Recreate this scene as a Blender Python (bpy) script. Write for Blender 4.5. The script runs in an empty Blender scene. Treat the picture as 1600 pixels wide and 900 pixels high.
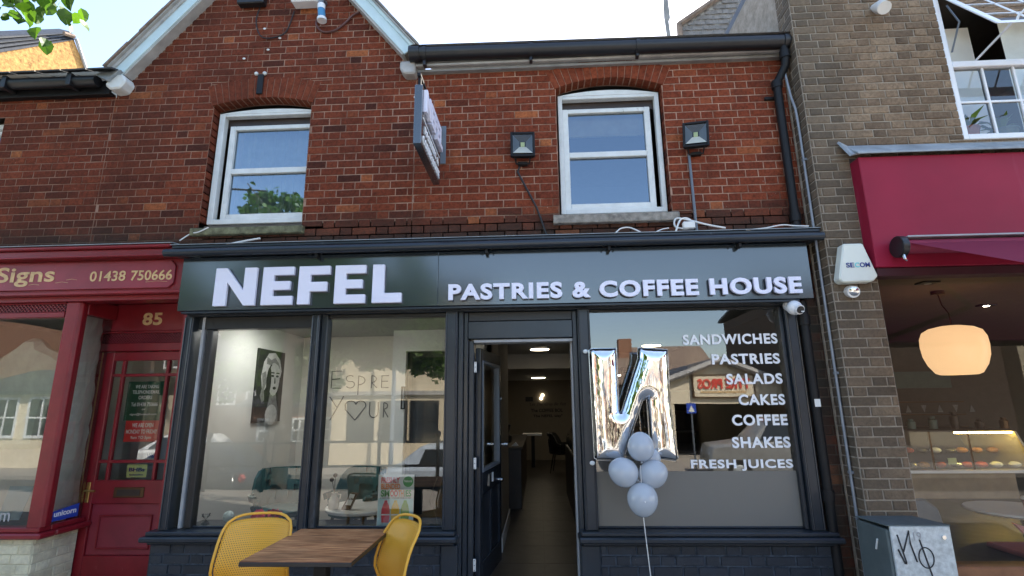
import bpy, bmesh, math, random
from math import sin, cos, pi, radians, sqrt, hypot, atan2
from mathutils import Vector, Matrix
random.seed(7)
SC = bpy.context.scene
COL = SC.collection

# ------------------------------------------------------------------ camera
CAM = Vector((0, -4.4, 1.55)); FPX = 800.0
PITCH, YAW, ROLL = 0.22213, -0.04893, -0.01109
_f = Vector((sin(YAW)*cos(PITCH), cos(YAW)*cos(PITCH), sin(PITCH)))
_r = Vector((cos(YAW), -sin(YAW), 0)); _u = _r.cross(_f)
_r, _u = cos(ROLL)*_r + sin(ROLL)*_u, -sin(ROLL)*_r + cos(ROLL)*_u
cd = bpy.data.cameras.new('camera'); cam = bpy.data.objects.new('camera', cd); COL.objects.link(cam)
M4 = Matrix(((_r.x, _u.x, -_f.x, CAM.x), (_r.y, _u.y, -_f.y, CAM.y), (_r.z, _u.z, -_f.z, CAM.z), (0, 0, 0, 1)))
cam.matrix_world = M4
cd.sensor_width = 36; cd.lens = 36*FPX/1600; cd.clip_start = 0.05; cd.clip_end = 2000
SC.camera = cam

# ------------------------------------------------------------------ light
SUN = Vector((0.412, 0.527, 0.743)).normalized()
w = bpy.data.worlds.new('World'); SC.world = w; w.use_nodes = True
nt = w.node_tree; bg = nt.nodes['Background']
sky = nt.nodes.new('ShaderNodeTexSky'); sky.sky_type = 'NISHITA'; sky.sun_disc = False
sky.sun_elevation = math.asin(SUN.z); sky.sun_rotation = atan2(SUN.x, SUN.y)
sky.air_density = 1.0; sky.dust_density = 1.2; sky.ozone_density = 1.4; sky.altitude = 50
wb = nt.nodes.new('ShaderNodeMix'); wb.data_type = 'RGBA'; wb.blend_type = 'MULTIPLY'; wb.inputs[0].default_value = 1
nt.links.new(sky.outputs[0], wb.inputs[6]); wb.inputs[7].default_value = (1.04, 1.0, .95, 1); nt.links.new(wb.outputs[2], bg.inputs[0]); bg.inputs[1].default_value = 0.15
sl = bpy.data.lights.new('sun', 'SUN'); so = bpy.data.objects.new('sun', sl); COL.objects.link(so)
sl.energy = 4.2; sl.angle = radians(0.5); sl.color = (1, 0.93, 0.82)
so.rotation_euler = SUN.to_track_quat('Z', 'Y').to_euler()
SC.view_settings.view_transform = 'Standard'; SC.view_settings.look = 'None'
SC.view_settings.gamma = 1; SC.view_settings.exposure = 1.95
SC.view_settings.use_curve_mapping = False

# ------------------------------------------------------------------ materials
class NB:
    def __init__(s, m): s.t = m.node_tree; s.n = s.t.nodes
    def add(s, ty, **k):
        n = s.n.new(ty)
        for a, v in k.items(): setattr(n, a, v)
        return n
    def link(s, a, b): s.t.links.new(a, b)
    def tex(s, scale, detail=3, rough=.55, obj=False, vec=None, sc=None):
        if vec is None:
            g = s.add('ShaderNodeNewGeometry').outputs['Position'] if not obj else s.add('ShaderNodeTexCoord').outputs['Object']
        else: g = vec
        if sc:
            mp = s.add('ShaderNodeMapping'); mp.inputs['Scale'].default_value = sc; s.link(g, mp.inputs[0]); g = mp.outputs[0]
        n = s.add('ShaderNodeTexNoise'); n.inputs['Scale'].default_value = scale; n.inputs['Detail'].default_value = detail
        n.inputs['Roughness'].default_value = rough; s.link(g, n.inputs['Vector']); return n.outputs['Fac']
    def ramp(s, fac, stops):
        r = s.add('ShaderNodeValToRGB'); e = r.color_ramp.elements
        while len(e) < len(stops): e.new(0.5)
        for i, (p, c) in enumerate(stops):
            e[i].position = p; e[i].color = (*c, 1) if len(c) == 3 else c
        s.link(fac, r.inputs[0]); return r.outputs[0]
    def mix(s, f, a, b, mode='MIX'):
        m = s.add('ShaderNodeMix', data_type='RGBA', blend_type=mode)
        for sock, v in ((m.inputs[0], f), (m.inputs[6], a), (m.inputs[7], b)):
            if hasattr(v, 'is_linked') or hasattr(v, 'links'): s.link(v, sock)
            else: sock.default_value = v if not isinstance(v, tuple) else (*v, 1) if len(v) == 3 else v
        return m.outputs[2]
    def math(s, op, a, b=0.0, c=None, clamp=False):
        m = s.add('ShaderNodeMath', operation=op); m.use_clamp = clamp
        for i, v in enumerate((a, b) if c is None else (a, b, c)):
            if hasattr(v, 'links'): s.link(v, m.inputs[i])
            else: m.inputs[i].default_value = v
        return m.outputs[0]

MATS = {}
def newmat(name):
    m = bpy.data.materials.new(name); m.use_nodes = True; MATS[name] = m
    return m, NB(m), m.node_tree.nodes['Principled BSDF']

def mat(name, col, rough=.5, metal=0, var=.12, vs=6, bump=0.0, bs=60, spec=None, obj=False, streak=None):
    """plain surface: colour with soft mottling, roughness variation and relief"""
    if name in MATS: return MATS[name]
    m, b, P = newmat(name)
    lo = tuple(c*(1-var) for c in col); hi = tuple(min(1, c*(1+var)) for c in col)
    f = b.tex(vs, 5, .6, obj)
    c = b.ramp(f, [(.3, lo), (.7, hi)])
    if streak:
        f2 = b.tex(streak[0], 4, .7, obj, sc=streak[2]); k = b.ramp(f2, [(streak[3], (0, 0, 0)), (streak[3]+.12, (1, 1, 1))])
        c = b.mix(k, c, streak[1])
    b.link(c, P.inputs['Base Color'])
    fr = b.tex(vs*3, 3); rr = b.math('MULTIPLY_ADD', fr, .3*rough, rough*.85)
    b.link(rr, P.inputs['Roughness']); P.inputs['Metallic'].default_value = metal
    if spec is not None: P.inputs['Specular IOR Level'].default_value = spec
    if bump:
        bp = b.add('ShaderNodeBump'); bp.inputs['Strength'].default_value = bump; bp.inputs['Distance'].default_value = .01
        b.link(b.tex(bs, 4), bp.inputs['Height']); b.link(bp.outputs[0], P.inputs['Normal'])
    return m

def emis(name, col, e):
    m, b, P = newmat(name); P.inputs['Base Color'].default_value = (*col, 1)
    P.inputs['Emission Color'].default_value = (*col, 1); P.inputs['Emission Strength'].default_value = e
    return m

def tone(b):
    a1 = b.add('ShaderNodeAttribute', attribute_name='tone', attribute_type='GEOMETRY')
    a2 = b.add('ShaderNodeAttribute', attribute_name='tone', attribute_type='OBJECT')
    return b.math('ADD', a1.outputs['Fac'], a2.outputs['Fac'])

def brickmat(name, stops, soot=None, rough=.9, bump=1.0, grainamt=.55):
    m, b, P = newmat(name)
    t = tone(b); c = b.ramp(t, stops)
    g = b.tex(38, 5, .7); g2 = b.tex(9, 3)
    dark = b.ramp(g, [(.36, (.30, .28, .27)), (.58, (1.08, 1.05, 1.03))])
    c = b.mix(grainamt, c, dark, 'MULTIPLY')
    c = b.mix(.6, c, b.ramp(g2, [(.35, (.62, .6, .6)), (.65, (1.0, 1.0, 1.0))]), 'MULTIPLY')
    # specks of lime / paint
    sp = b.tex(55, 2, .5); c = b.mix(b.ramp(sp, [(.74, (0, 0, 0)), (.78, (.5, .5, .5))]), c, (.5, .42, .36))
    if soot: c = soot(b, c)
    b.link(c, P.inputs['Base Color']); P.inputs['Roughness'].default_value = rough; P.inputs['Specular IOR Level'].default_value = .5 if rough < .6 else .18
    bp = b.add('ShaderNodeBump'); bp.inputs['Strength'].default_value = bump; bp.inputs['Distance'].default_value = .006
    b.link(b.tex(90, 5, .7), bp.inputs['Height']); b.link(bp.outputs[0], P.inputs['Normal'])
    return m

def pos(b):
    g = b.add('ShaderNodeNewGeometry'); s = b.add('ShaderNodeSeparateXYZ'); b.link(g.outputs['Position'], s.inputs[0])
    return s.outputs
def band(b, v, lo, hi):   # 1 at lo -> 0 at hi
    mr = b.add('ShaderNodeMapRange'); mr.inputs['From Min'].default_value = lo; mr.inputs['From Max'].default_value = hi
    mr.inputs['To Min'].default_value = 1; mr.inputs['To Max'].default_value = 0
    b.link(v, mr.inputs['Value']); return mr.outputs[0]

def soot_red(b, c):
    x, y, z = pos(b)
    n = b.tex(1.6, 4, .65)
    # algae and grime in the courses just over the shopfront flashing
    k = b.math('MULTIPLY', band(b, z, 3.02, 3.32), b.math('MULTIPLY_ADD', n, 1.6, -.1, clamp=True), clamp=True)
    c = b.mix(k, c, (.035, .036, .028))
    # older, sootier brick towards the left houses
    k2 = b.math('MULTIPLY', band(b, x, -4.6, .4), b.ramp(b.tex(1.1, 5, .65), [(.36, (.15, .15, .15)), (.62, (1, 1, 1))]))
    c = b.mix(b.math('MULTIPLY', k2, .55), c, (.045, .017, .011))
    st = b.tex(2.2, 4, .6, sc=(1.4, 1, .35)); c = b.mix(b.ramp(st, [(.56, (0, 0, 0)), (.76, (.45, .45, .45))]), c, (.05, .028, .02))
    return c
RED = [(0, (.075, .024, .016)), (.2, (.155, .038, .02)), (.5, (.225, .053, .025)), (.75, (.27, .068, .031)), (.9, (.31, .09, .038)), (.96, (.42, .13, .05)), (1, (.48, .17, .065))]
brickmat('red brick', RED, soot_red)
BRN = [(0, (.13, .095, .065)), (.35, (.21, .15, .10)), (.6, (.265, .19, .125)), (.85, (.32, .235, .155)), (1, (.42, .32, .215))]
def soot_brn(b, c):
    x, y, z = pos(b)
    k = b.math('MULTIPLY', band(b, x, 2.6, 2.9), .5)
    c = b.mix(k, c, (.10, .088, .068)); return c
brickmat('brown brick', BRN, soot_brn)
brickmat('navy painted brick', [(0, (.016, .021, .030)), (1, (.028, .036, .052))], rough=.55, bump=.9, grainamt=.3)
brickmat('cream painted brick', [(0, (.74, .69, .49)), (1, (.84, .79, .58))], rough=.7, bump=.8, grainamt=.15)
def mortarmat(name, col, col2, soot=None):
    m, b, P = newmat(name)
    c = b.ramp(b.tex(14, 5, .7), [(.35, col), (.65, col2)])
    if soot: c = soot(b, c)
    b.link(c, P.inputs['Base Color']); P.inputs['Roughness'].default_value = .95; P.inputs['Specular IOR Level'].default_value = .15
    bp = b.add('ShaderNodeBump'); bp.inputs['Strength'].default_value = .8; bp.inputs['Distance'].default_value = .006
    b.link(b.tex(120, 4), bp.inputs['Height']); b.link(bp.outputs[0], P.inputs['Normal'])
    return m
def mort_soot(b, c):
    x, y, z = pos(b)
    c = b.mix(b.ramp(b.tex(2.6, 5, .7), [(.42, (0, 0, 0)), (.62, (.85, .85, .85))]), c, (.12, .05, .03))
    k = b.math('MULTIPLY', band(b, x, -4.0, -1.2), .5); c = b.mix(k, c, (.17, .085, .06))
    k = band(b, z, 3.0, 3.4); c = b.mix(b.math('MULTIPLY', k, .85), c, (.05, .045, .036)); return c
mortarmat('red mortar', (.36, .225, .16), (.47, .31, .23), mort_soot)
mortarmat('brown mortar', (.24, .205, .16), (.38, .33, .27))
mortarmat('navy mortar', (.10, .12, .15), (.03, .038, .05))
mortarmat('cream mortar', (.56, .52, .38), (.66, .62, .46))

WEAR = (9, (.12, .14, .16), (1, 1, .25), .66)
mat('navy paint', (.019, .025, .033), .34, var=.2, vs=3, bump=.12, bs=25, streak=WEAR)
mat('navy gloss', (.017, .023, .032), .25, var=.15, vs=3, bump=.05, bs=20)
_fp = mat('fascia panel', (.026, .033, .037), .17, var=.06, vs=1.5, spec=1.0).node_tree.nodes['Principled BSDF']; _fp.inputs['Coat Weight'].default_value = .5; _fp.inputs['Coat Roughness'].default_value = .12; _fp.inputs['Coat IOR'].default_value = 1.7
mat('letter white', (.78, .78, .90), .45, var=.02)
mat('vinyl white', (.85, .86, .87), .6, var=.05)
mat('red paint', (.22, .011, .018), .36, var=.18, vs=4, bump=.15, bs=25, streak=(11, (.30, .09, .09), (1, 1, .3), .68))
mat('red panel', (.26, .030, .045), .4, var=.22, vs=3, streak=(14, (.36, .12, .13), (1, 1, 1), .66))
mat('gold print', (.62, .42, .2), .5, var=.2, vs=25)
mat('white paint', (.66, .68, .66), .45, var=.1, vs=8, streak=(14, (.35, .35, .3), (1, 1, .4), .66))
mat('upvc white', (.76, .78, .80), .35, var=.04)
mat('pale blue board', (.55, .68, .70), .5, var=.08, vs=5, bump=.1)
mat('old board', (.40, .39, .37), .6, var=.25, vs=5, bump=.2)
mat('soffit board', (.24, .235, .225), .7, var=.3, vs=5, bump=.2)
mat('black plastic', (.012, .012, .014), .38, var=.1)
mat('black metal', (.010, .010, .011), .5, var=.2, spec=.25)
mat('lead', (.26, .29, .31), .5, var=.3, vs=7, bump=.2, bs=15)
mat('stone sill', (.24, .22, .19), .9, var=.5, vs=16, bump=.6, bs=60)
mat('mossy sill', (.14, .14, .08), .9, var=.6, vs=16, bump=.6, bs=60)
mat('slate', (.045, .047, .052), .55, var=.35, vs=14, bump=.3)
mat('clay tile', (.22, .16, .12), .85, var=.35, vs=12, bump=.5)
mat('grey tile', (.21, .19, .175), .9, var=.3, vs=10, bump=.6)
mat('pebbledash', (.44, .235, .075), .95, var=.5, vs=14, bump=1.0, bs=30)
mat('galvanised', (.54, .58, .58), .5, metal=.15, var=.25, vs=28, bump=.1)
mat('cabinet green', (.10, .125, .125), .6, var=.15)
mat('burgundy sheet', (.26, .010, .034), .5, var=.10, vs=2, spec=.25, streak=(5, (.30, .03, .06), (1, 1, .12), .62))
mat('burgundy cloth', (.22, .02, .055), .8, var=.15, vs=8)
mat('cable white', (.7, .7, .68), .5, var=.05)
mat('cable black', (.012, .012, .012), .5)
mat('cable brown', (.10, .04, .035), .5)
mat('asphalt', (.055, .053, .05), .9, var=.25, vs=20, bump=.5, bs=90)
mat('paving', (.30, .27, .23), .9, var=.2, vs=8, bump=.3)
mat('ground earth', (.12, .12, .09), .95)
mat('plaster grey', (.74, .74, .71), .8, var=.04, vs=2)
mat('plaster warm', (.70, .67, .60), .8, var=.04, vs=2)
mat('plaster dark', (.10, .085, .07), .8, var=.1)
mat('ceiling paint', (.46, .45, .43), .8, var=.03)
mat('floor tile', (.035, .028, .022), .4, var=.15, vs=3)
mat('dark wood', (.035, .022, .016), .45, var=.3)
mat('timber', (.25, .11, .05), .5, var=.3, vs=6)
mat('teal shell', (.012, .085, .095), .5, var=.08)
mat('chrome', (.8, .8, .8), .15, metal=1, var=.03)
mat('brass', (.55, .38, .14), .35, metal=1, var=.1)
mat('bronze', (.13, .075, .04), .4, metal=.8, var=.2)
mat('white gloss', (.78, .77, .74), .25, var=.03)
mat('black satin', (.015, .015, .016), .4)
mat('black print', (.02, .02, .022), .6)
mat('grey print', (.17, .165, .16), .7, var=.1)
mat('pale print', (.55, .55, .54), .6, var=.15, vs=30)
mat('mid print', (.22, .22, .22), .6, var=.3, vs=40)
mat('cable grey', (.25, .27, .30), .5, metal=.3)
mat('steel grey', (.12, .14, .165), .4, var=.1)
mat('cream wall', (.72, .62, .44), .9, var=.06)
mat('cream panel', (.75, .66, .48), .7, var=.05)
mat('far brick', (.30, .15, .09), .9, var=.4, vs=14)
mat('far brown brick', (.12, .08, .055), .9, var=.4, vs=14)
mat('grey cladding', (.16, .16, .165), .7)
mat('sign red', (.75, .05, .03), .5)
mat('leaf', (.085, .16, .025), .5, var=.35, vs=3)
mat('bark', (.09, .07, .05), .95, var=.3, vs=12, bump=.8)
mat('paper white', (.74, .76, .74), .8, var=.05, vs=8)
mat('paper sheet', (.82, .85, .82), .85, var=.08, vs=6, bump=.3, bs=9)
mat('shirt green', (.76, .86, .78), .9, var=.1, vs=9, bump=.4, bs=18)
mat('paper blue', (.45, .63, .72), .8, var=.05)
mat('sign green', (.012, .10, .055), .5)
mat('sign red paper', (.65, .06, .06), .6, var=.15)
mat('sticker yellow', (.62, .68, .32), .6)
mat('navy print', (.03, .05, .22), .5)
mat('blue print', (.02, .07, .45), .5)
mat('cyan print', (.15, .60, .62), .5)
mat('alarm plastic', (.70, .72, .64), .45, var=.04)
mat('bulb plastic', (.68, .67, .64), .4)
mat('juice pink', (.75, .06, .12), .4); mat('juice yellow', (.85, .55, .03), .4); mat('juice green', (.22, .45, .04), .4)
mat('poster blue', (.52, .72, .74), .5); mat('poster orange', (.85, .32, .10), .5); mat('poster red', (.72, .08, .10), .5); mat('poster green', (.06, .38, .12), .5)
mat('flower pink', (.8, .05, .16), .7); mat('flower dark', (.45, .01, .05), .7)
mat('plant green', (.12, .22, .03), .5, var=.3, vs=9); mat('terracotta', (.42, .14, .07), .8); mat('pot green', (.10, .15, .13), .5)
mat('beige panel', (.40, .30, .19), .7, var=.15, vs=5)
mat('pink plastic', (.62, .20, .19), .5)
mat('cup maroon', (.12, .012, .03), .5)
mat('food orange', (.55, .26, .07), .6, var=.4, vs=30); mat('food red', (.45, .06, .03), .5, var=.3, vs=30); mat('foil', (.6, .62, .64), .25, metal=.9)
mat('curtain', (.5, .56, .58), .9, var=.1)
mat('eave reflection cream', (.55, .50, .38), .8)
mat('car silver', (.42, .42, .40), .3, metal=.4, spec=.6); mat('car blue', (.45, .52, .60), .25, spec=.6); mat('car black', (.02, .022, .03), .2); mat('car white', (.8, .8, .78), .25)
mat('rubber', (.02, .02, .02), .8); mat('rear red', (.5, .02, .02), .3); mat('car glass', (.02, .025, .03), .08)
mat('bottle white', (.70, .68, .62), .4)
mat('rope white', (.75, .73, .68), .7)
mat('line grey', (.35, .36, .37), .5)
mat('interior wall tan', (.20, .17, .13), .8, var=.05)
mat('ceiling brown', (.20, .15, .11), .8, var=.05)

emis('lamp disc', (1, .86, .62), 3.5)
emis('added room fill', (1, .99, .94), 11)  # fill glow for the added, unseen lamp in the left room
emis('lamp reflection glow', (1, .86, .62), 1.5)  # glow of the discs that stand for reflected lamps
emis('led strip', (1, .72, .18), 6)
emis('downlight', (1, .85, .65), 10)
# warm globe of the pendant lamp, a lit lamp
m, b, P = newmat('pendant glass')
P.inputs['Base Color'].default_value = (.8, .5, .25, 1); P.inputs['Roughness'].default_value = .3
P.inputs['Emission Color'].default_value = (1, .60, .30, 1); P.inputs['Emission Strength'].default_value = .26

# glass sheets: see-through with a fresnel reflection
def glassmat(name, ior, tint, wob=.0, wscale=2.0, rough=0.0, gcol=(1, 1, 1)):
    m, b, P = newmat(name); b.n.remove(P)
    out = [n for n in b.n if n.type == 'OUTPUT_MATERIAL'][0]
    tr = b.add('ShaderNodeBsdfTransparent'); tr.inputs[0].default_value = (*tint, 1)
    gl = b.add('ShaderNodeBsdfGlossy'); gl.inputs['Roughness'].default_value = rough; gl.inputs[0].default_value = (*gcol, 1)
    fr = b.add('ShaderNodeFresnel'); fr.inputs[0].default_value = ior
    mx = b.add('ShaderNodeMixShader'); b.link(fr.outputs[0], mx.inputs[0]); b.link(tr.outputs[0], mx.inputs[1]); b.link(gl.outputs[0], mx.inputs[2])
    if wob:
        bp = b.add('ShaderNodeBump'); bp.inputs['Strength'].default_value = 1; bp.inputs['Distance'].default_value = wob
        b.link(b.tex(wscale, 1), bp.inputs['Height']); b.link(bp.outputs[0], gl.inputs['Normal'])
    b.link(mx.outputs[0], out.inputs[0]); return m
glassmat('right pane', 2.15, (.82, .86, .86), .0012, 1.2)
glassmat('shop glass', 1.95, (.90, .92, .91), .0012, 1.2)
glassmat('upper glass', 2.8, (.78, .82, .82), .0012, 1.5, gcol=(.72, .86, 1.0))
glassmat('door glass', 1.5, (.85, .88, .87))
glassmat('clear glass', 1.5, (.92, .95, .95))
# frosted film on the lower right pane
m, b, P = newmat('frosted film')
P.inputs['Base Color'].default_value = (.17, .16, .14, 1); P.inputs['Roughness'].default_value = .5
# leaf that lets light through
def leafmat(name, c1, c2):
    m, b, P = newmat(name); t = tone(b); c = b.ramp(t, [(0, c1), (1, c2)])
    b.link(c, P.inputs['Base Color']); P.inputs['Roughness'].default_value = .45
    out = [n for n in b.n if n.type == 'OUTPUT_MATERIAL'][0]
    tl = b.add('ShaderNodeBsdfTranslucent'); cc = b.mix(1.0, c, (1.6, 1.9, .6), 'MULTIPLY'); b.link(cc, tl.inputs[0])
    mx = b.add('ShaderNodeMixShader'); mx.inputs[0].default_value = .45
    b.link(P.outputs[0], mx.inputs[1]); b.link(tl.outputs[0], mx.inputs[2]); b.link(mx.outputs[0], out.inputs[0])
leafmat('tree leaf', (.03, .065, .012), (.11, .20, .03))
m, b, P = newmat('awning cloth')
P.inputs['Base Color'].default_value = (.30, .03, .08, 1); P.inputs['Roughness'].default_value = .85
out = [n for n in b.n if n.type == 'OUTPUT_MATERIAL'][0]; tl = b.add('ShaderNodeBsdfTranslucent'); tl.inputs[0].default_value = (.42, .05, .12, 1)
mx = b.add('ShaderNodeMixShader'); mx.inputs[0].default_value = .5; b.link(P.outputs[0], mx.inputs[1]); b.link(tl.outputs[0], mx.inputs[2]); b.link(mx.outputs[0], out.inputs[0])
# balloon rubber
m, b, P = newmat('balloon rubber')
P.inputs['Base Color'].default_value = (.64, .68, .73, 1); P.inputs['Roughness'].default_value = .12; P.inputs['Coat Weight'].default_value = .6; P.inputs['Coat Roughness'].default_value = .04
out = [n for n in b.n if n.type == 'OUTPUT_MATERIAL'][0]
tr = b.add('ShaderNodeBsdfTransparent'); tr.inputs[0].default_value = (.8, .85, .9, 1); mx = b.add('ShaderNodeMixShader'); mx.inputs[0].default_value = .38
b.link(P.outputs[0], mx.inputs[1]); b.link(tr.outputs[0], mx.inputs[2]); b.link(mx.outputs[0], out.inputs[0])
m, b, P = newmat('foil silver')
P.inputs['Base Color'].default_value = (.86, .86, .86, 1); P.inputs['Metallic'].default_value = 1; P.inputs['Roughness'].default_value = .07
bp = b.add('ShaderNodeBump'); bp.inputs['Strength'].default_value = .35; bp.inputs['Distance'].default_value = .006
b.link(b.tex(14, 2, .4, sc=(2.6, 1, .4)), bp.inputs['Height']); b.link(bp.outputs[0], P.inputs['Normal'])
# table top planks
m, b, P = newmat('table wood')
tc = b.add('ShaderNodeTexCoord').outputs['Object']
wv = b.tex(5, 6, .65, vec=tc, sc=(1, 9, 1)); w2 = b.tex(2.2, 3, .5, vec=tc, sc=(1, 2.5, 1))
c = b.ramp(wv, [(.28, (.12, .045, .018)), (.44, (.30, .125, .05)), (.56, (.46, .22, .095)), (.72, (.60, .34, .16))])
c = b.mix(.7, c, b.ramp(w2, [(.35, (.45, .4, .38)), (.62, (1.15, 1.1, 1.05))]), 'MULTIPLY')
b.link(c, P.inputs['Base Color']); P.inputs['Roughness'].default_value = .55; P.inputs['Specular IOR Level'].default_value = .12
# perforated yellow plastic of the chair shells (holes follow the shell's own UVs)
def yellow(perf):
    m, b, P = newmat('yellow perforated' if perf else 'yellow plastic')
    P.inputs['Base Color'].default_value = (.74, .38, .035, 1); P.inputs['Roughness'].default_value = .45
    if perf:
        uv = b.add('ShaderNodeUVMap').outputs[0]; s = b.add('ShaderNodeSeparateXYZ'); b.link(uv, s.inputs[0])
        px = .0135
        def cell(v): return b.math('SUBTRACT', b.math('FRACT', b.math('DIVIDE', v, px)), .5)
        r = b.math('FLOOR', b.math('DIVIDE', s.outputs[1], px))
        sh = b.math('MULTIPLY', b.math('MODULO', r, 2.0), px/2)
        cx = cell(b.math('ADD', s.outputs[0], sh)); cy = cell(s.outputs[1])
        d = b.math('SQRT', b.math('ADD', b.math('MULTIPLY', cx, cx), b.math('MULTIPLY', cy, cy)))
        b.link(b.math('GREATER_THAN', d, .21), P.inputs['Alpha'])
yellow(True); yellow(False)

# ------------------------------------------------------------------ mesh helpers
class MB:
    def __init__(s): s.v = []; s.f = []; s.t = []; s.uv = None
    def q(s, *pts):
        n = len(s.v); s.v += [tuple(p) for p in pts]; s.f.append(tuple(range(n, n+len(pts)))); return s
    def box(s, x0, x1, y0, y1, z0, z1):
        x0, x1 = min(x0, x1), max(x0, x1); y0, y1 = min(y0, y1), max(y0, y1); z0, z1 = min(z0, z1), max(z0, z1)
        n = len(s.v)
        s.v += [(x0, y0, z0), (x1, y0, z0), (x1, y1, z0), (x0, y1, z0), (x0, y0, z1), (x1, y0, z1), (x1, y1, z1), (x0, y1, z1)]
        s.f += [tuple(n+i for i in f) for f in ((0, 3, 2, 1), (4, 5, 6, 7), (0, 1, 5, 4), (1, 2, 6, 5), (2, 3, 7, 6), (3, 0, 4, 7))]
        return s
    def prism(s, pts, d, cap=True):
        """pts: 3D polygon, extruded by vector d"""
        n = len(s.v); k = len(pts); d = Vector(d)
        s.v += [tuple(p) for p in pts] + [tuple(Vector(p)+d) for p in pts]
        for i in range(k): j = (i+1) % k; s.f.append((n+i, n+j, n+k+j, n+k+i))
        if cap: s.f.append(tuple(n+i for i in reversed(range(k)))); s.f.append(tuple(n+k+i for i in range(k)))
        return s
    def tube(s, pts, r, n=10, caps=True):
        pts = [Vector(p) for p in pts]; rs = r if isinstance(r, (list, tuple)) else [r]*len(pts)
        base = len(s.v); up = None
        for i, p in enumerate(pts):
            d = ((pts[min(i+1, len(pts)-1)]-pts[max(i-1, 0)])).normalized()
            if up is None:
                up = d.orthogonal().normalized()
            up = (up - d*up.dot(d)).normalized(); sd = d.cross(up)
            for k in range(n):
                a = 2*pi*k/n; s.v.append(tuple(p+up*cos(a)*rs[i]+sd*sin(a)*rs[i]))
        for i in range(len(pts)-1):
            for k in range(n):
                a, b2 = base+i*n+k, base+i*n+(k+1) % n
                s.f.append((a, b2, b2+n, a+n))
        if caps:
            s.f.append(tuple(base+k for k in reversed(range(n)))); s.f.append(tuple(base+(len(pts)-1)*n+k for k in range(n)))
        return s
    def lathe(s, prof, c=(0, 0, 0), n=24, axis='Z'):
        """prof: (r, h) pairs"""
        base = len(s.v)
        for r, h in prof:
            for k in range(n):
                a = 2*pi*k/n; x, y = r*cos(a), r*sin(a)
                p = {'Z': (x, y, h), 'Y': (x, h, y), 'X': (h, x, y)}[axis]
                s.v.append((c[0]+p[0], c[1]+p[1], c[2]+p[2]))
        for i in range(len(prof)-1):
            for k in range(n):
                a, b2 = base+i*n+k, base+i*n+(k+1) % n; s.f.append((a, b2, b2+n, a+n))
        s.f.append(tuple(base+k for k in reversed(range(n)))); s.f.append(tuple(base+(len(prof)-1)*n+k for k in range(n)))
        return s
    def sphere(s, c, r, n=16, m=10, sq=(1, 1, 1)):
        prof = [(max(1e-4, r*sin(pi*i/m)), -r*cos(pi*i/m)) for i in range(m+1)]
        k = len(s.v); s.lathe(prof, (0, 0, 0), n)
        for i in range(k, len(s.v)):
            v = s.v[i]; s.v[i] = (c[0]+v[0]*sq[0], c[1]+v[1]*sq[1], c[2]+v[2]*sq[2])
        return s

ORG = {}
def thing(name, label, cat, loc=(0, 0, 0), group=None, kind=None):
    o = bpy.data.objects.new(name, None); COL.objects.link(o); o.location = loc; o.empty_display_size = .1
    o['label'] = label; o['category'] = cat
    if group: o['group'] = group
    if kind: o['kind'] = kind
    ORG[o.name] = Vector(loc); return o
def tag(o, label, cat, group=None):
    o['label'] = label; o['category'] = cat
    if group: o['group'] = group
    return o
def part(name, mb, m, parent=None, label=None, bev=0, smooth=False, kind=None, uv=None, tones=None, fixn=True):
    """link a mesh object; vertices are given in world space (or in the thing's space when the thing sits at the origin)"""
    me = bpy.data.meshes.new(name)
    n = len(mb.v); cs = [sum(v[i] for v in mb.v)/n for i in range(3)]
    lo = [min(v[i] for v in mb.v) for i in range(3)]; hi = [max(v[i] for v in mb.v) for i in range(3)]
    c = Vector([(lo[i]+hi[i])/2 for i in range(3)])
    me.from_pydata([(v[0]-c.x, v[1]-c.y, v[2]-c.z) for v in mb.v], [], mb.f)
    if bev or fixn:
        bm = bmesh.new(); bm.from_mesh(me)
        if fixn: bmesh.ops.recalc_face_normals(bm, faces=bm.faces)
        if bev:
            es = [e for e in bm.edges if len(e.link_faces) == 2 and e.calc_face_angle(0) > .5]
            bmesh.ops.bevel(bm, geom=es, offset=bev, segments=1, affect='EDGES', clamp_overlap=True)
        bm.to_mesh(me); bm.free()
    if isinstance(m, str): m = MATS[m]
    me.materials.append(m)
    if smooth:
        for p in me.polygons: p.use_smooth = True
        me.set_sharp_from_angle(angle=radians(40))
    if uv:
        l = me.uv_layers.new(name='UVMap')
        for lp in me.loops: l.data[lp.index].uv = uv[lp.vertex_index]
    if tones:
        a = me.attributes.new('tone', 'FLOAT', 'FACE'); a.data.foreach_set('value', tones)
    o = bpy.data.objects.new(name, me); COL.objects.link(o)
    if parent is not None:
        o.parent = parent; o.location = c - ORG[parent.name]
    else: o.location = c
    ORG[o.name] = c
    if label: o['label'] = label
    if kind: o['kind'] = kind
    return o
def struct(name, mb, m, **k):
    o = part(name, mb, m, kind='structure', **k); return o
def bx(*a): return MB().box(*a)

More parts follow.
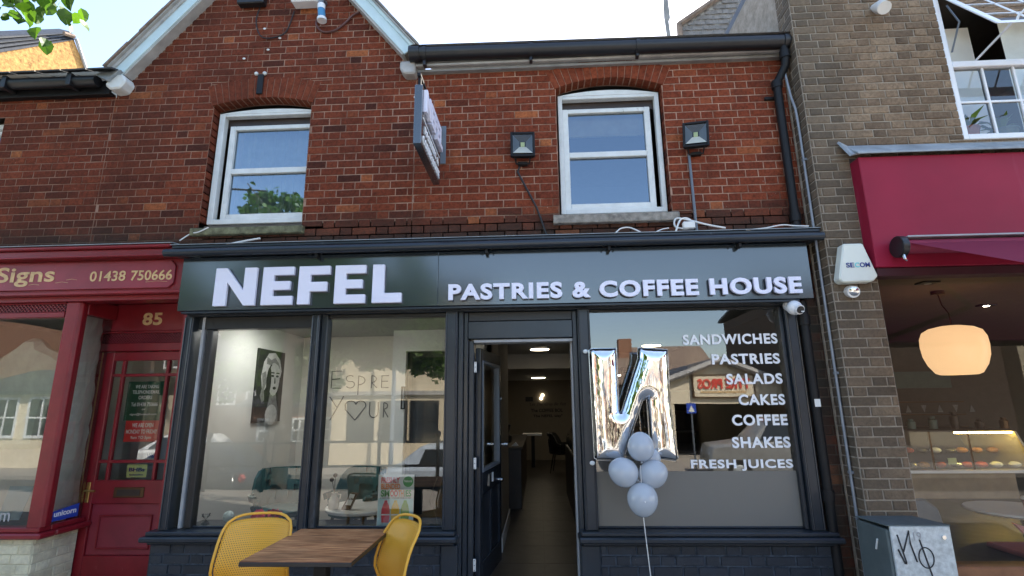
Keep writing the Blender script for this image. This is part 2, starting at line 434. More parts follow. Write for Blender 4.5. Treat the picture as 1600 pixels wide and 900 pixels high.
# text: letters of Blender's own font, emboldened, fitted to a box; faces -Y (or turned by rz)
def text_mb(body, x0, z0, w_, h_, y, depth=.004, off=.02, sp=1.0, rz=0.0, shear=0.0):
    cu = bpy.data.curves.new('lettering', 'FONT'); cu.body = body; cu.size = 1; cu.offset = off; cu.space_character = sp
    cu.extrude = .01; cu.shear = shear; cu.resolution_u = 4
    o = bpy.data.objects.new('lettering', cu); COL.objects.link(o)
    bpy.context.view_layer.update()
    me = o.evaluated_get(bpy.context.evaluated_depsgraph_get()).to_mesh()
    vs = [tuple(v.co) for v in me.vertices]; fs = [tuple(p.vertices) for p in me.polygons]
    COL.objects.unlink(o); bpy.data.objects.remove(o); bpy.data.curves.remove(cu)
    xa, xb = min(v[0] for v in vs), max(v[0] for v in vs); ya, yb = min(v[1] for v in vs), max(v[1] for v in vs)
    mb = MB(); sx = w_/(xb-xa); sz = h_/(yb-ya) if h_ else sx
    cx = x0+w_/2
    for v in vs:
        X = x0+(v[0]-xa)*sx; Z = z0+(v[1]-ya)*sz; Y = y-depth*(.5+v[2]/.02)
        if rz:
            dx, dy = X-cx, Y-y; X = cx+dx*cos(rz)-dy*sin(rz); Y = y+dx*sin(rz)+dy*cos(rz)
        mb.v.append((X, Y, Z))
    mb.f = fs; return mb

def to_px(p):
    d = Vector(p)-CAM; zf = d.dot(_f)
    if zf <= .05: return None
    return 800+FPX*d.dot(_r)/zf, 450-FPX*d.dot(_u)/zf, zf

# ------------------------------------------------------------------ brickwork
_bmesh_cache = {}
def brick_mesh(wd, ht, dp, mname, k):
    key = (round(wd, 3), round(ht, 3), round(dp, 3), mname, k)
    if key in _bmesh_cache: return _bmesh_cache[key]
    rnd = random.Random(hash(key) & 0xffff)
    v, f = brick_geo(wd, ht, dp, rnd)
    me = bpy.data.meshes.new('brick'); me.from_pydata(v, [], f); me.materials.append(MATS[mname])
    _bmesh_cache[key] = me; return me
def brick_geo(wd, ht, dp, rnd):
    """local: x along the wall, y outward negative, z up; centred; worn arrises"""
    a, c = wd/2, ht/2; e = .0035; j = lambda s: rnd.uniform(-s, s)
    back = [(-a, 0, -c), (a, 0, -c), (a, 0, c), (-a, 0, c)]
    mid = [(x+j(.0012), -dp*.45, z+j(.0012)) for x, _, z in back]
    fr = [((abs(x)-e)*(1 if x > 0 else -1)+j(.001), -dp+j(.001), (abs(z)-e)*(1 if z > 0 else -1)+j(.001)) for x, _, z in back]
    v = back+mid+fr; f = []
    for b0 in (0, 4):
        for i in range(4):
            q = (i+1) % 4; f.append((b0+i, b0+q, b0+4+q, b0+4+i))
    f.append((8, 9, 10, 11)); return v, f
def sub(rects, h):
    out = []
    for (a, b2, c, d) in rects:
        ha, hb, hc, hd = h
        if hb <= a or ha >= b2 or hd <= c or hc >= d: out.append((a, b2, c, d)); continue
        if c < hc: out.append((a, b2, c, hc)); c = hc
        if d > hd: out.append((a, b2, hd, d)); d = hd
        if a < ha: out.append((a, ha, c, d))
        if b2 > hb: out.append((hb, b2, c, d))
    return out
def brickwork(parent, mname, mort, u0, u1, z0, z1, place, holes=(), clip=None, course=.075, st=.225, hd=.1125, bond='flemish', jt=.0095, dep=.004,
              limit=300, tonef=None, phase=0.0, zphase=None, seed=1, back=.02, mortar=True):
    """place(u, d): wall coordinate and outward distance -> (x, y, rz)."""
    rnd = random.Random(seed); items = []
    zb = z0 if zphase is None else zphase + math.floor((z0-zphase)/course)*course
    row = int(round((zb-(zphase or 0))/course)); z = zb
    while z < z1-1e-6:
        za, zc = max(z, z0), min(z+course, z1)
        lu, ru = (clip((za+zc)/2) if clip else (u0, u1)); lu = max(lu, u0); ru = min(ru, u1)
        pat = [st, hd] if bond == 'flemish' else [st]
        u = lu-1.0; per = sum(pat)
        start = math.floor((u-phase)/per)*per+phase + (row % 2)*per/2 + rnd.uniform(-.006, .006)
        u = start; k = 0
        while u < ru:
            wd = pat[k % len(pat)]; k += 1
            a, b2 = max(u, lu), min(u+wd, ru)
            if b2-a > .02:
                for r in (lambda rs: rs)(_cut([(a, b2, za, zc)], holes)):
                    if r[1]-r[0] > .022 and r[3]-r[2] > .018: items.append(r)
            u += wd
        z += course; row += 1
    def score(r):
        x, y, rz = place((r[0]+r[1])/2, 0); p = to_px((x, y, (r[2]+r[3])/2))
        if p is None or not (-10 < p[0] < 1610 and -5 < p[1] < 905): return 0
        return (r[1]-r[0])*(r[3]-r[2])/p[2]**2*(1 if r[1]-r[0] > hd*.8 else .2)
    order = sorted(items, key=score, reverse=True)
    mb = MB(); tones = []
    for i, r in enumerate(order):
        wd, ht = r[1]-r[0]-jt, r[3]-r[2]-jt
        if wd < .01 or ht < .008: continue
        cu_, cz = (r[0]+r[1])/2, (r[2]+r[3])/2
        x, y, rz = place(cu_, 0)
        t = rnd.random()**1.0
        t = tonef(cu_, cz, t, rnd) if tonef else t
        d = dep+rnd.uniform(-.0015, .0025)
        tilt = rnd.uniform(-.006, .006)
        if i < limit and score(r) > 0:
            me = brick_mesh(wd, ht, round(d, 3), mname, rnd.randrange(2))
            o = bpy.data.objects.new('brick', me); o.parent = parent
            o.location = Vector((x, y, cz))-ORG[parent.name]; o.rotation_euler = (0, tilt, rz); o['tone'] = float(t)
            COL.objects.link(o)
        else:
            v, f = brick_geo(wd, ht, d, rnd); n = len(mb.v); ct, s_ = cos(rz), sin(rz)
            mb.v += [(x+p[0]*ct-p[1]*s_, y+p[0]*s_+p[1]*ct, cz+p[2]) for p in v]
            mb.f += [tuple(n+q for q in ff) for ff in f]; tones += [t]*len(f)
    if mb.v: part('brickwork', mb, mname, parent, kind='stuff', tones=tones, fixn=False)
    # mortar bed behind, with the same openings
    if mortar:
        cells = []
        if clip:
            zz = z0
            while zz < z1-1e-6:
                ze = min(zz+.0375, z1); l, r_ = clip((zz+ze)/2); cells.append((max(l, u0), min(r_, u1), zz, ze)); zz = ze
        else: cells = [(u0, u1, z0, z1)]
        cells = _cut(cells, holes); mm = MB()
        for (a, b2, c, d) in cells:
            if b2-a < 1e-4: continue
            pa, pb = place(a, 0), place(b2, 0)
            mm.q((pa[0], pa[1], c), (pb[0], pb[1], c), (pb[0], pb[1], d), (pa[0], pa[1], d))
        part('mortar', mm, mort, parent, fixn=False)
def _cut(rects, holes):
    for h in holes: rects = sub(rects, h)
    return rects
def wallY(Y): return lambda u, d: (u, Y-d, 0.0)
def wallX(X, sign):   # face looking towards +X (sign 1) or -X (sign -1); u runs along Y
    return lambda u, d: (X+sign*d, u, (pi/2)*sign)

def red_tone(u, z, t, rnd):
    t = .5+(t-.5)*(1 if rnd.random() < .25 else .5)
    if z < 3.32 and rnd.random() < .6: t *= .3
    if rnd.random() < .035: return .88+.12*rnd.random()
    return t*.86
def arch(parent, xa, xb, zs, rise, lng, n, mname, Y=0.0):
    """segmental brick arch: n voussoirs, each its own piece"""
    wd = xb-xa; R = (wd*wd/4+rise*rise)/(2*rise); cx = (xa+xb)/2; cz = zs+rise-R; a0 = math.asin(wd/2/R)
    for i in range(n):
        t0 = -a0+2*a0*i/n; t1 = -a0+2*a0*(i+1)/n; g = .003/R; t0 += g; t1 -= g
        P_ = lambda t, r: (cx+r*sin(t), Y-.012, cz+r*cos(t))
        mb = MB().prism([P_(t0, R), P_(t1, R), P_(t1, R+lng), P_(t0, R+lng)], (0, .13, 0))
        o = part('brick', mb, mname, parent, bev=.003); o['tone'] = .45+.5*random.random()*.6
    n2 = 12; mb = MB()
    for i in range(n2):
        t0 = -a0+2*a0*i/n2; t1 = -a0+2*a0*(i+1)/n2
        P_ = lambda t, r, y: (cx+r*sin(t), y, cz+r*cos(t))
        mb.q(P_(t0, R+.001, Y-.006), P_(t1, R+.001, Y-.006), P_(t1, R+lng, Y-.006), P_(t0, R+lng, Y-.006))
        mb.q(P_(t0, R+.001, Y-.006), P_(t1, R+.001, Y-.006), P_(t1, R+.001, Y+.13), P_(t0, R+.001, Y+.13))
        # spandrel above the extrados up to the squared-off opening in the coursed bricks
    part('arch_mortar', mb, 'red mortar', parent, fixn=False)

def frame_rect(mb, x0, x1, z0, z1, wl, wt, wb, y0, y1):
    mb.box(x0, x0+wl, y0, y1, z0, z1); mb.box(x1-wl, x1, y0, y1, z0, z1)
    mb.box(x0+wl, x1-wl, y0+.0015, y1-.0015, z1-wt, z1); mb.box(x0+wl, x1-wl, y0+.0015, y1-.0015, z0, z0+wb); return mb

# ================================================================== SETTING
struct('pavement', bx(-30, 30, -5.5, -.02, -.9, 0), 'paving')
struct('kerb', bx(-30, 30, -5.65, -5.5, -.9, .004), 'stone sill')
struct('road', bx(-60, 60, -12.0, -5.65, -.9, -.65), 'asphalt')
struct('far_pavement', bx(-60, 60, -30, -12.0, -.9, -.53), 'paving')
struct('ground', bx(-400, 400, -400, 400, -1.2, -.9), 'ground earth')
mb = MB()
for i in range(9): mb.box(-30+i*7, -27+i*7, -9.3, -9.2, -.65, -.644)
struct('road_marking', mb, 'white paint')

# ================================================================== RED BRICK TERRACE
SL, RKL, RKR, APX = 1.22, (-4.045, 4.78), (-1.25, 4.88), (-2.607, 6.535)
def rake(z): return (RKL[0]+(z-RKL[1])/SL, RKR[0]-(z-RKR[1])/SL)
# --- end house on the left
eh = thing('end_house', 'red brick end house with black gutter at the upper left of the street front', 'house', (-6.2, 0, 0))
W0 = (-6.25, -5.32, 3.3, 4.42)
brickwork(eh, 'red brick', 'red mortar', -6.6, -4.19, 2.95, 4.62, wallY(0), holes=[W0], zphase=2.925, tonef=red_tone, seed=3)
part('gutter', MB().tube([(-6.6, -.13, 4.715), (-4.28, -.13, 4.70)], .056, 14), 'black plastic', eh, smooth=True)
for x in (-5.95, -5.22, -4.55):
    part('gutter_bracket', bx(x, x+.045, -.20, -.01, 4.63, 4.765), 'black plastic', eh, bev=.006)
part('fascia_board', bx(-6.6, -4.2, -.07, -.045, 4.60, 4.75), 'black metal', eh, bev=.003)
part('soffit', bx(-6.6, -4.2, -.045, .01, 4.605, 4.63), 'black metal', eh)
mb = MB().q((-6.6, -.20, 4.77), (-4.12, -.20, 4.76), (-4.12, 5, 7.5), (-6.6, 5, 7.5)); part('roof', mb, 'slate', eh)
for i in range(9):
    x = -6.4+i*.26
    o = part('slate', MB().prism([(x, -.23, 4.765), (x+.25, -.235, 4.762), (x+.25, .18, 4.93), (x, .18, 4.935)], (0, -.004, .012)), 'slate', eh)
part('flashing', MB().prism([(-4.30, -.16, 4.755), (-4.16, -.17, 4.68), (-4.05, -.16, 4.80), (-4.18, -.12, 4.86)], (0, .1, .01)), 'lead', eh, bev=.004)
def sash_window(parent, x0, x1, z0, z1, y, zm, mfr, gname, fw=.05, sw=.055, top=.05, sashtop=None, arch_rise=0, off=(0, 0)):
    fr = part('window_frame', frame_rect(MB(), x0, x1, z0, z1, fw, top, .05, y, y+.07), mfr, parent, bev=.004)
    if arch_rise:
        xs = [x0+(x1-x0)*i/10 for i in range(11)]
        mb = MB().prism([(x, y-.002, z1-.002) for x in (x0, x1)]+[(x, y-.002, z1+arch_rise*(1-((x-(x0+x1)/2)/((x1-x0)/2))**2)) for x in reversed(xs)], (0, .07, 0))
        part('frame_head', mb, mfr, fr)
    a0, a1 = x0+fw+off[0], x1-fw-off[1]; st = sashtop or z1-.06; sb = z0+.055
    mb = frame_rect(MB(), a0, a1, sb, st, sw, sw*.8, sw, y+.03, y+.09); mb.box(a0+sw, a1-sw, y+.028, y+.088, zm-.028, zm+.028)
    part('sash', mb, 'white paint', fr, bev=.004)
    g = MB().q((a0+sw-.003, y+.06, sb+.03), (a1-sw+.003, y+.06, sb+.03), (a1-sw+.003, y+.06, zm-.02), (a0+sw-.003, y+.06, zm-.02))
    part('pane', g, gname, fr, fixn=False)
    g = MB().q((a0+sw-.003, y+.062, zm+.02), (a1-sw+.003, y+.062, zm+.02), (a1-sw+.003, y+.062, st-.03), (a0+sw-.003, y+.062, st-.03))
    part('pane', g, gname, fr, fixn=False)
    if st < z1-.08: part('head_gap_shade', bx(x0+fw, x1-fw, y+.075, y+.09, st, z1-.02), 'dark wood', fr)  # dark strip put in for the shaded gap above the sash
    return fr
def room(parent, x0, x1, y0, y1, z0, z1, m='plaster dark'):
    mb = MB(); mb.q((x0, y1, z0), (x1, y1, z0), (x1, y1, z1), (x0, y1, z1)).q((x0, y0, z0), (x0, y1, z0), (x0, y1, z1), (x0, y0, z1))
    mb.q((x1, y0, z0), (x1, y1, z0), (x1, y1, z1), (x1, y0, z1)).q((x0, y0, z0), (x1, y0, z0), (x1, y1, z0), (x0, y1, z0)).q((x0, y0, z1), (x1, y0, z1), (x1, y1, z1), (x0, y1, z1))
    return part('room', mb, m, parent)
def reveal_sides(parent, x0, x1, z0, z1, y1=.15, m='red brick'):
    for X, s in ((x0, 1), (x1, -1)):
        z = z0; i = 0
        while z < z1-.01:
            ze = min(z+.065, z1); wd = .1025 if i % 2 else .1025
            o = part('brick', MB().box(X-.004*s if s > 0 else X-.02, X+.02 if s > 0 else X+.004, .002, .105, z+.003, ze), m, parent, bev=.002)
            o.location.x += (-.016 if s > 0 else .016); o['tone'] = random.random()*.7; z += .075; i += 1
sash_window(eh, -6.22, -5.345, 3.32, 4.40, .08, 3.86, 'white paint', 'upper glass')
reveal_sides(eh, W0[0], W0[1], W0[2], W0[3])
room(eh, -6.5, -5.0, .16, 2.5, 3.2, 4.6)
part('stone_sill', bx(-6.3, -5.27, -.04, .12, 3.23, 3.31), 'mossy sill', eh, bev=.005)

# --- gabled house
gh = thing('gabled_house', 'red brick gabled house with pale blue bargeboards over the left half of the cafe', 'house', (-2.65, 0, 0))
W1 = (-3.151, -2.164, 3.165, 4.70)
def gclip(z): l, r = rake(z); return (max(-4.19, l) if z > 4.6 else -4.19, min(-1.13, r) if z > 4.75 else -1.13)
brickwork(gh, 'red brick', 'red mortar', -4.19, -1.13, 2.95, 6.5, wallY(0), holes=[W1], clip=gclip, zphase=2.925, tonef=red_tone, seed=5)
arch(gh, -3.17, -2.15, 4.455, .075, .225, 17, 'red brick')
reveal_sides(gh, W1[0], W1[1], 3.25, 4.47)
sash_window(gh, -3.13, -2.10, 3.245, 4.41, .07, 3.80, 'white paint', 'upper glass', fw=.055, sw=.055, top=.028, sashtop=4.29, arch_rise=.04, off=(.05, -.035))
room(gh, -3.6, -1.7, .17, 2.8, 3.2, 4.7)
mb = MB(); n = 26
for i in range(n):
    xa = -3.05+i*.82/n; ya = .26+.025*sin(i*1.7); xb = -3.05+(i+1)*.82/n; yb = .26+.025*sin((i+1)*1.7)
    mb.q((xa, ya, 3.25), (xb, yb, 3.25), (xb, yb, 4.4), (xa, ya, 4.4))
o = part('net_curtain', mb, 'curtain', gh, smooth=True)
part('stone_sill', bx(-3.20, -2.13, -.05, .12, 3.10, 3.17), 'mossy sill', gh, bev=.006)
part('tie_plate', bx(-2.725, -2.665, -.03, -.012, 4.56, 4.78), 'black metal', gh, bev=.004)
for x in (-2.745, -2.66): part('putty_blob', MB().sphere((x, -.02, 4.79), .02, 8, 6), 'white paint', gh, smooth=True)
# bargeboards, verge tiles, soffits
dL = Vector((1, 0, SL)).normalized(); nL = Vector((-SL, 0, 1)).normalized()
dR = Vector((-1, 0, SL)).normalized(); nR = Vector((SL, 0, 1)).normalized()
def rakeboard(P0, d, nn, t0, t1, n0, n1, y0, y1):
    P = Vector((P0[0], 0, P0[1])); q = [P+d*t+nn*k for t, k in ((t0, n0), (t1, n0), (t1, n1), (t0, n1))]
    return MB().prism([(v.x, y0, v.z) for v in q], (0, y1-y0, 0))
for P0, d, nn, L, a, b2 in ((RKL, dL, nL, 2.25, .02, .125), (RKR, dR, nR, 2.13, .01, .115)):
    part('bargeboard', rakeboard(P0, d, nn, -.02, L, a, b2, -.115, -.095), 'pale blue board', gh, bev=.003)
    part('barge_moulding', rakeboard(P0, d, nn, -.03, L, b2-.012, b2+.02, -.135, -.09), 'pale blue board' if d is dR else 'old board', gh, bev=.004)
    part('soffit', rakeboard(P0, d, nn, 0, L, a-.02, a+.005, -.10, .02), 'old board', gh, bev=.002)
    part('undercloak', rakeboard(P0, d, nn, -.04, L, b2+.02, b2+.03, -.16, .05), 'old board', gh)
    for i in range(15):
        t = -.05+i*.165
        part('roof_tile', rakeboard(P0, d, nn+d*-.09, t, t+.175, b2+.034, b2+.056, -.172+random.uniform(-.008, .004), .2), 'grey tile' if d is dR else 'clay tile', gh, bev=.003)
    q = Vector((P0[0], 0, P0[1]))+nn*(b2+.04); e = q+d*(L+.15); s0 = q-d*.05
    part('roof', MB().q((s0.x, -.1, s0.z), (e.x, -.1, e.z), (e.x, 7, e.z), (s0.x, 7, s0.z)), 'grey tile', gh)
part('kneeler', MB().prism([(-4.21, -.13, 4.66), (-4.15, -.13, 4.61), (-4.05, -.13, 4.62), (-4.00, -.13, 4.70), (-4.04, -.13, 4.775), (-4.17, -.13, 4.775)], (0, .14, 0)), 'white paint', gh, bev=.015)
part('kneeler', MB().prism([(-1.27, -.11, 4.80), (-1.275, -.11, 4.72), (-1.23, -.11, 4.66), (-1.12, -.11, 4.66), (-1.12, -.11, 4.80)], (0, .12, 0)), 'old board', gh, bev=.015)

# --- house with level eaves
fh = thing('eaves_house', 'red brick house with a level black gutter over the right half of the cafe', 'house', (.6, 0, 0))
W2 = (.225, 1.230, 3.19, 4.71)
def orange_tone(u, z, t, rnd):
    if z > 4.45 and rnd.random() < .5: t = .55+.4*t
    return red_tone(u, z, .15+.85*t, rnd)
brickwork(fh, 'red brick', 'red mortar', -1.13, 2.40, 2.95, 4.71, wallY(0), holes=[W2], zphase=2.925, tonef=orange_tone, seed=8)
fh['kind'] = 'thing'
brickwork(fh, 'red brick', 'red mortar', 2.20, 2.40, 0, 2.95, wallY(0), zphase=2.925, tonef=red_tone, seed=9)
arch(fh, .21, 1.245, 4.49, .105, .20, 17, 'red brick')
reveal_sides(fh, W2[0], W2[1], 3.25, 4.5)
sash_window(fh, .245, 1.213, 3.245, 4.46, .07, 3.85, 'white paint', 'upper glass', fw=.042, sw=.055, top=.035, sashtop=4.335, arch_rise=.05, off=(0, .045))
part('stone_sill', bx(.165, 1.28, -.06, .12, 3.115, 3.195), 'stone sill', fh, bev=.006)
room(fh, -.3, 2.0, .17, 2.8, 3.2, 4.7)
part('eave_reflection', bx(.30, 1.10, .22, .235, 4.10, 4.40), 'eave reflection cream', fh)  # cream sheet standing in for the eave's reflection in the pane
part('gutter', MB().tube([(-1.15, -.135, 4.845), (2.44, -.135, 4.80)], .068, 16), 'black plastic', fh, smooth=True)
part('gutter_end', MB().tube([(-1.17, -.135, 4.845), (-1.07, -.135, 4.845)], .078, 16), 'black plastic', fh, smooth=True)
for x in (-1.04, -.02, .98, 2.33):
    b_ = part('gutter_bracket', MB().tube([(x, -.135, 4.84-.012*(x+1)), (x+.035, -.135, 4.84-.012*(x+1))], .077, 14), 'black plastic', fh, smooth=True)
    part('bracket_foot', bx(x, x+.03, -.15, -.09, 4.715, 4.78), 'black plastic', b_, bev=.004)
part('fascia_board', bx(-1.12, 2.38, -.075, -.05, 4.74, 4.88), 'soffit board', fh, bev=.004)
part('drip_moulding', bx(-1.12, 2.38, -.098, -.077, 4.742, 4.765), 'old board', fh, bev=.004)
part('soffit', bx(-1.12, 2.38, -.05, .01, 4.71, 4.735), 'soffit board', fh)
part('roof', MB().q((-1.15, -.20, 4.90), (2.42, -.20, 4.86), (2.42, 6, 7.6), (-1.15, 6, 7.6)), 'grey tile', fh)
part('rear_wall', bx(-4.1, 2.38, 9.9, 10.1, 0, 4.8), 'plaster dark', fh)
part('mortar_fillet', MB().tube([(2.385, -.015, 0), (2.385, -.015, 4.7)], .012, 6), 'brown mortar', fh)

# mast and felted parapet on the roofs behind
tag(part('aerial_mast', MB().tube([(1.965, 2, 6.2), (1.94, 2, 6.85), (1.95, 2.0, 6.9), (1.955, 2, 7.6)], [.03, .03, .045, .025], 8), 'soffit board', None, smooth=True), 'thin grey aerial mast rising behind the black gutter', 'mast')
pb = thing('pebbledash_house', 'sunlit ochre pebbledashed gable wall with dark slates behind the end house', 'house', (-11, 6, 0))
wallp = [(-10.7, 6.0, 5), (-10.7, 6.0, 9.36), (-10.8, 5.58, 10.06), (-11.1, 4.4, 8.83), (-11.26, 3.73, 8.13), (-11.9, 1.2, 5.6), (-11.9, 1.2, 5)]
part('wall', MB().prism(wallp, (-.3, -.07, 0)), 'pebbledash', pb)
part('verge_board', MB().tube([(-10.67, 6.02, 9.3), (-10.77, 5.60, 10.10)], .035, 6), 'old board', pb)
part('lead_cap', MB().tube([(-10.78, 5.56, 10.13), (-10.83, 5.35, 10.05)], .05, 6), 'clay tile', pb)
rk = [(-10.80, 5.58, 10.06), (-11.1, 4.4, 8.83), (-11.26, 3.73, 8.13), (-11.9, 1.2, 5.6)]
for i in range(4):
    lo = [(x-.03*i+.03, y, z+.06*i*(1+.9*j)) for j, (x, y, z) in enumerate(rk)]; hi = [(x-.05, y, z+.045*(1+.9*j)) for j, (x, y, z) in enumerate(lo)]
    part('slate_course', MB().prism(lo+hi[::-1], (-.25, -.06, .05)), 'slate', pb)
part('roof', MB().q((-10.85, 5.58, 10.1), (-11.95, 1.2, 5.7), (-17, 2.2, 5.9), (-16, 6.6, 10.3)), 'slate', pb)
th = thing('tile_hung_gable', 'grey tile hung gable rising behind the gutter beside the brown building', 'house', (3.6, 4, 0))
TG = [(2.76, 8.43), (3.51, 8.95), (5.2, 10.1)]
part('wall', MB().prism([(2.80, 4.05, 6), (2.80, 4.05, 8.46), (5.2, 4.05, 10.13), (5.2, 4.05, 6)], (0, .2, 0)), 'old board', th)
mb = MB(); tn = []
for r in range(30):
    z = 7.0+r*.11
    for k in range(22):
        x = 2.78+k*.11+(r % 2)*.055+random.uniform(-.008, .008)
        zt = 8.40+(x+.1-2.78)*.69
        if z+.10 > zt: continue
        y = 4.03+random.uniform(-.008, .004); n = len(mb.v); sk = random.uniform(-.01, .01)
        mb.q((x, y, z+sk), (x+.103, y-.004, z-sk), (x+.103, y+.02, z+.118), (x, y+.02, z+.118)); tn.append(random.random())
part('hung_tiles', mb, 'grey tile', th, kind='stuff', fixn=False)
part('verge', MB().tube([(2.77, 4.0, 7.9), (2.77, 4.0, 8.43), (3.51, 4.0, 8.95), (5.2, 4, 10.13)], .06, 6), 'clay tile', th)
for i in range(5):
    tag(part('lead_flashing', MB().prism([(2.10+i*.075, .3, 4.9), (2.175+i*.075, .3, 4.9), (2.17+i*.075, .32, 5.02+.03*(i % 3))], (0, .01, 0)), 'lead', th if False else None), 'jagged grey lead flashing stepped up beside the brown building, piece %s from the gutter hopper' % ['first', 'second', 'third', 'fourth', 'fifth'][4-i], 'flashing', 'stepped lead flashings by the hopper') if i > 5 else part('lead_flashing', MB().prism([(2.08+i*.075, .1, 4.92), (2.155+i*.075, .1, 4.92), (2.15+i*.075, .12, 5.03+.03*(i % 3))], (0, .01, 0)), 'lead', fh)

# downpipe, conduits and cables
dp = thing('downpipe', 'black downpipe running from the gutter hopper down behind the cafe sign', 'pipe', (2.3, -.1, 0))
part('upper_pipe', MB().tube([(2.335, -.14, 4.80), (2.335, -.14, 4.62), (2.335, -.12, 4.56), (2.265, -.075, 4.42), (2.262, -.07, 4.3), (2.262, -.07, 2.98)], .036, 14), 'black metal', dp, smooth=True)
for z, x, y in ((4.66, 2.335, -.14), (4.40, 2.263, -.07), (3.1, 2.262, -.07)): part('collar', MB().tube([(x, y, z-.035), (x, y, z+.035)], .046, 14), 'black metal', dp, smooth=True)
part('lower_pipe', MB().tube([(2.215, -.07, 2.36), (2.215, -.07, .02)], .036, 14), 'black metal', dp, smooth=True)
for z in (.83, 2.2): part('collar', MB().tube([(2.215, -.07, z-.04), (2.215, -.07, z+.04)], .046, 14), 'black metal', dp, smooth=True)
part('bracket', bx(2.16, 2.33, -.03, 0, 4.28, 4.31), 'black metal', dp, bev=.004)
part('paper_tag', bx(2.19, 2.235, -.110, -.108, 1.50, 1.56), 'paper white', dp)
cg = thing('conduit', 'thin grey conduit fixed down the brown brick return', 'pipe', (2.37, -.14, 0))
part('tube', MB().tube([(2.33, -.10, 4.55), (2.345, -.12, 4.25), (2.36, -.14, 4.1), (2.365, -.14, 3.9), (2.368, -.14, .0)], .011, 8), 'cable grey', cg, smooth=True)
for z in (3.6, 1.75, 1.0): part('clip', bx(2.355, 2.39, -.155, -.125, z, z+.02), 'cable grey', cg)

# ================================================================== BROWN BRICK BUILDING
bb = thing('brown_building', 'brown brick building with white casement window to the right of the cafe', 'building', (4.5, -.23, 0))
BY = -.23
W3 = (3.67, 5.6, 3.70, 5.3)
OPN = (2.755, 6.5, 0.2, 2.62)
def brn_tone(u, z, t, rnd): return t*.75+(.12 if u > 2.74 else 0)
brickwork(bb, 'brown brick', 'brown mortar', 2.39, 6.5, 0, 5.9, wallY(BY), holes=[W3, OPN, (2.69, 6.5, 2.62, 3.56)], zphase=0, bond='flemish', tonef=brn_tone, jt=.011, dep=.007, seed=21)
brickwork(bb, 'brown brick', 'brown mortar', BY, .0, 0, 5.9, wallX(2.39, -1), zphase=0, tonef=brn_tone, jt=.011, seed=22, limit=120, phase=.05)
part('side_wall', bx(2.395, 2.42, .005, 4, 4.6, 5.9), 'brown mortar', bb)
for i, z in enumerate([3.79+.075*k for k in range(29)]):   # overhanging arrises of the weathered courses
    pass
wf = part('window_frame', frame_rect(MB(), 3.66, 5.58, 3.70, 5.28, .045, .05, .05, BY-.01, BY+.07), 'upvc white', bb, bev=.005)
part('mid_rail', bx(3.705, 5.54, BY-.008, BY+.06, 4.395, 4.455), 'upvc white', wf, bev=.005)
for k in range(1, 7):
    x = 3.705+k*.262; part('glazing_bar', bx(x-.009, x+.009, BY+.015, BY+.04, 3.75, 4.395), 'upvc white', wf, bev=.002)
part('glazing_bar', bx(3.705, 5.54, BY+.017, BY+.042, 4.055, 4.075), 'upvc white', wf, bev=.002)
part('pane', MB().q((3.70, BY+.03, 3.74), (5.54, BY+.03, 3.74), (5.54, BY+.03, 4.40), (3.70, BY+.03, 4.40)), 'shop glass', wf, fixn=False)
# top-hung casement standing open
hz, hy = 5.12, BY; tilt = radians(34); L = .80
def cas(u, v, d=0): return (u, hy-.02-v*sin(tilt)-d*cos(tilt), hz-v*cos(tilt)+d*sin(tilt)*-1)
def casbox(u0, u1, v0, v1, t=.035):
    mb = MB(); mb.prism([cas(u0, v0), cas(u1, v0), cas(u1, v1), cas(u0, v1)], Vector(cas(0, 0, t))-Vector(cas(0, 0, 0))); return mb
oc = part('open_casement', casbox(3.69, 3.75, 0, L), 'upvc white', bb, bev=.004)
part('casement_rail', casbox(3.75, 5.5, L-.06, L), 'upvc white', oc, bev=.004)
part('casement_rail', casbox(3.75, 5.5, 0, .05), 'upvc white', oc, bev=.004)
for k in range(1, 7): part('glazing_bar', casbox(3.75+k*.25-.008, 3.75+k*.25+.008, .05, L-.06, .02), 'upvc white', oc)
for v in (.28, .54): part('glazing_bar', casbox(3.75, 5.5, v, v+.016, .022), 'upvc white', oc)
part('pane', MB().q(cas(3.75, .05, .01), cas(5.5, .05, .01), cas(5.5, L-.06, .01), cas(3.75, L-.06, .01)), 'clear glass', oc, fixn=False)
part('stay', MB().tube([(3.73, BY, 4.55), (3.76, BY-.10, 4.78), (3.74, BY-.04, 5.0)], .008, 6), 'steel grey', oc)
part('stay', MB().tube([(3.96, BY-.5, 4.60), (3.93, BY+.02, 4.47)], .010, 6), 'upvc white', oc)
room(bb, 3.3, 6.4, BY+.12, 3.2, 3.5, 5.6, 'plaster dark')
part('roof', bx(2.4, 7, BY, 6, 5.9, 6.0), 'slate', bb)
part('lead_flashing', MB().prism([(2.66, -.235, 3.66), (2.66, -.40, 3.52), (7, -.40, 3.52), (7, -.235, 3.62)], (0, 0, .02)), 'lead', bb, bev=.004)
part('lead_upstand', MB().prism([(2.62, -.36, 3.52), (2.60, -.25, 3.70), (2.66, -.25, 3.66), (2.71, -.36, 3.54)], (.012, -.01, .01)), 'lead', bb)
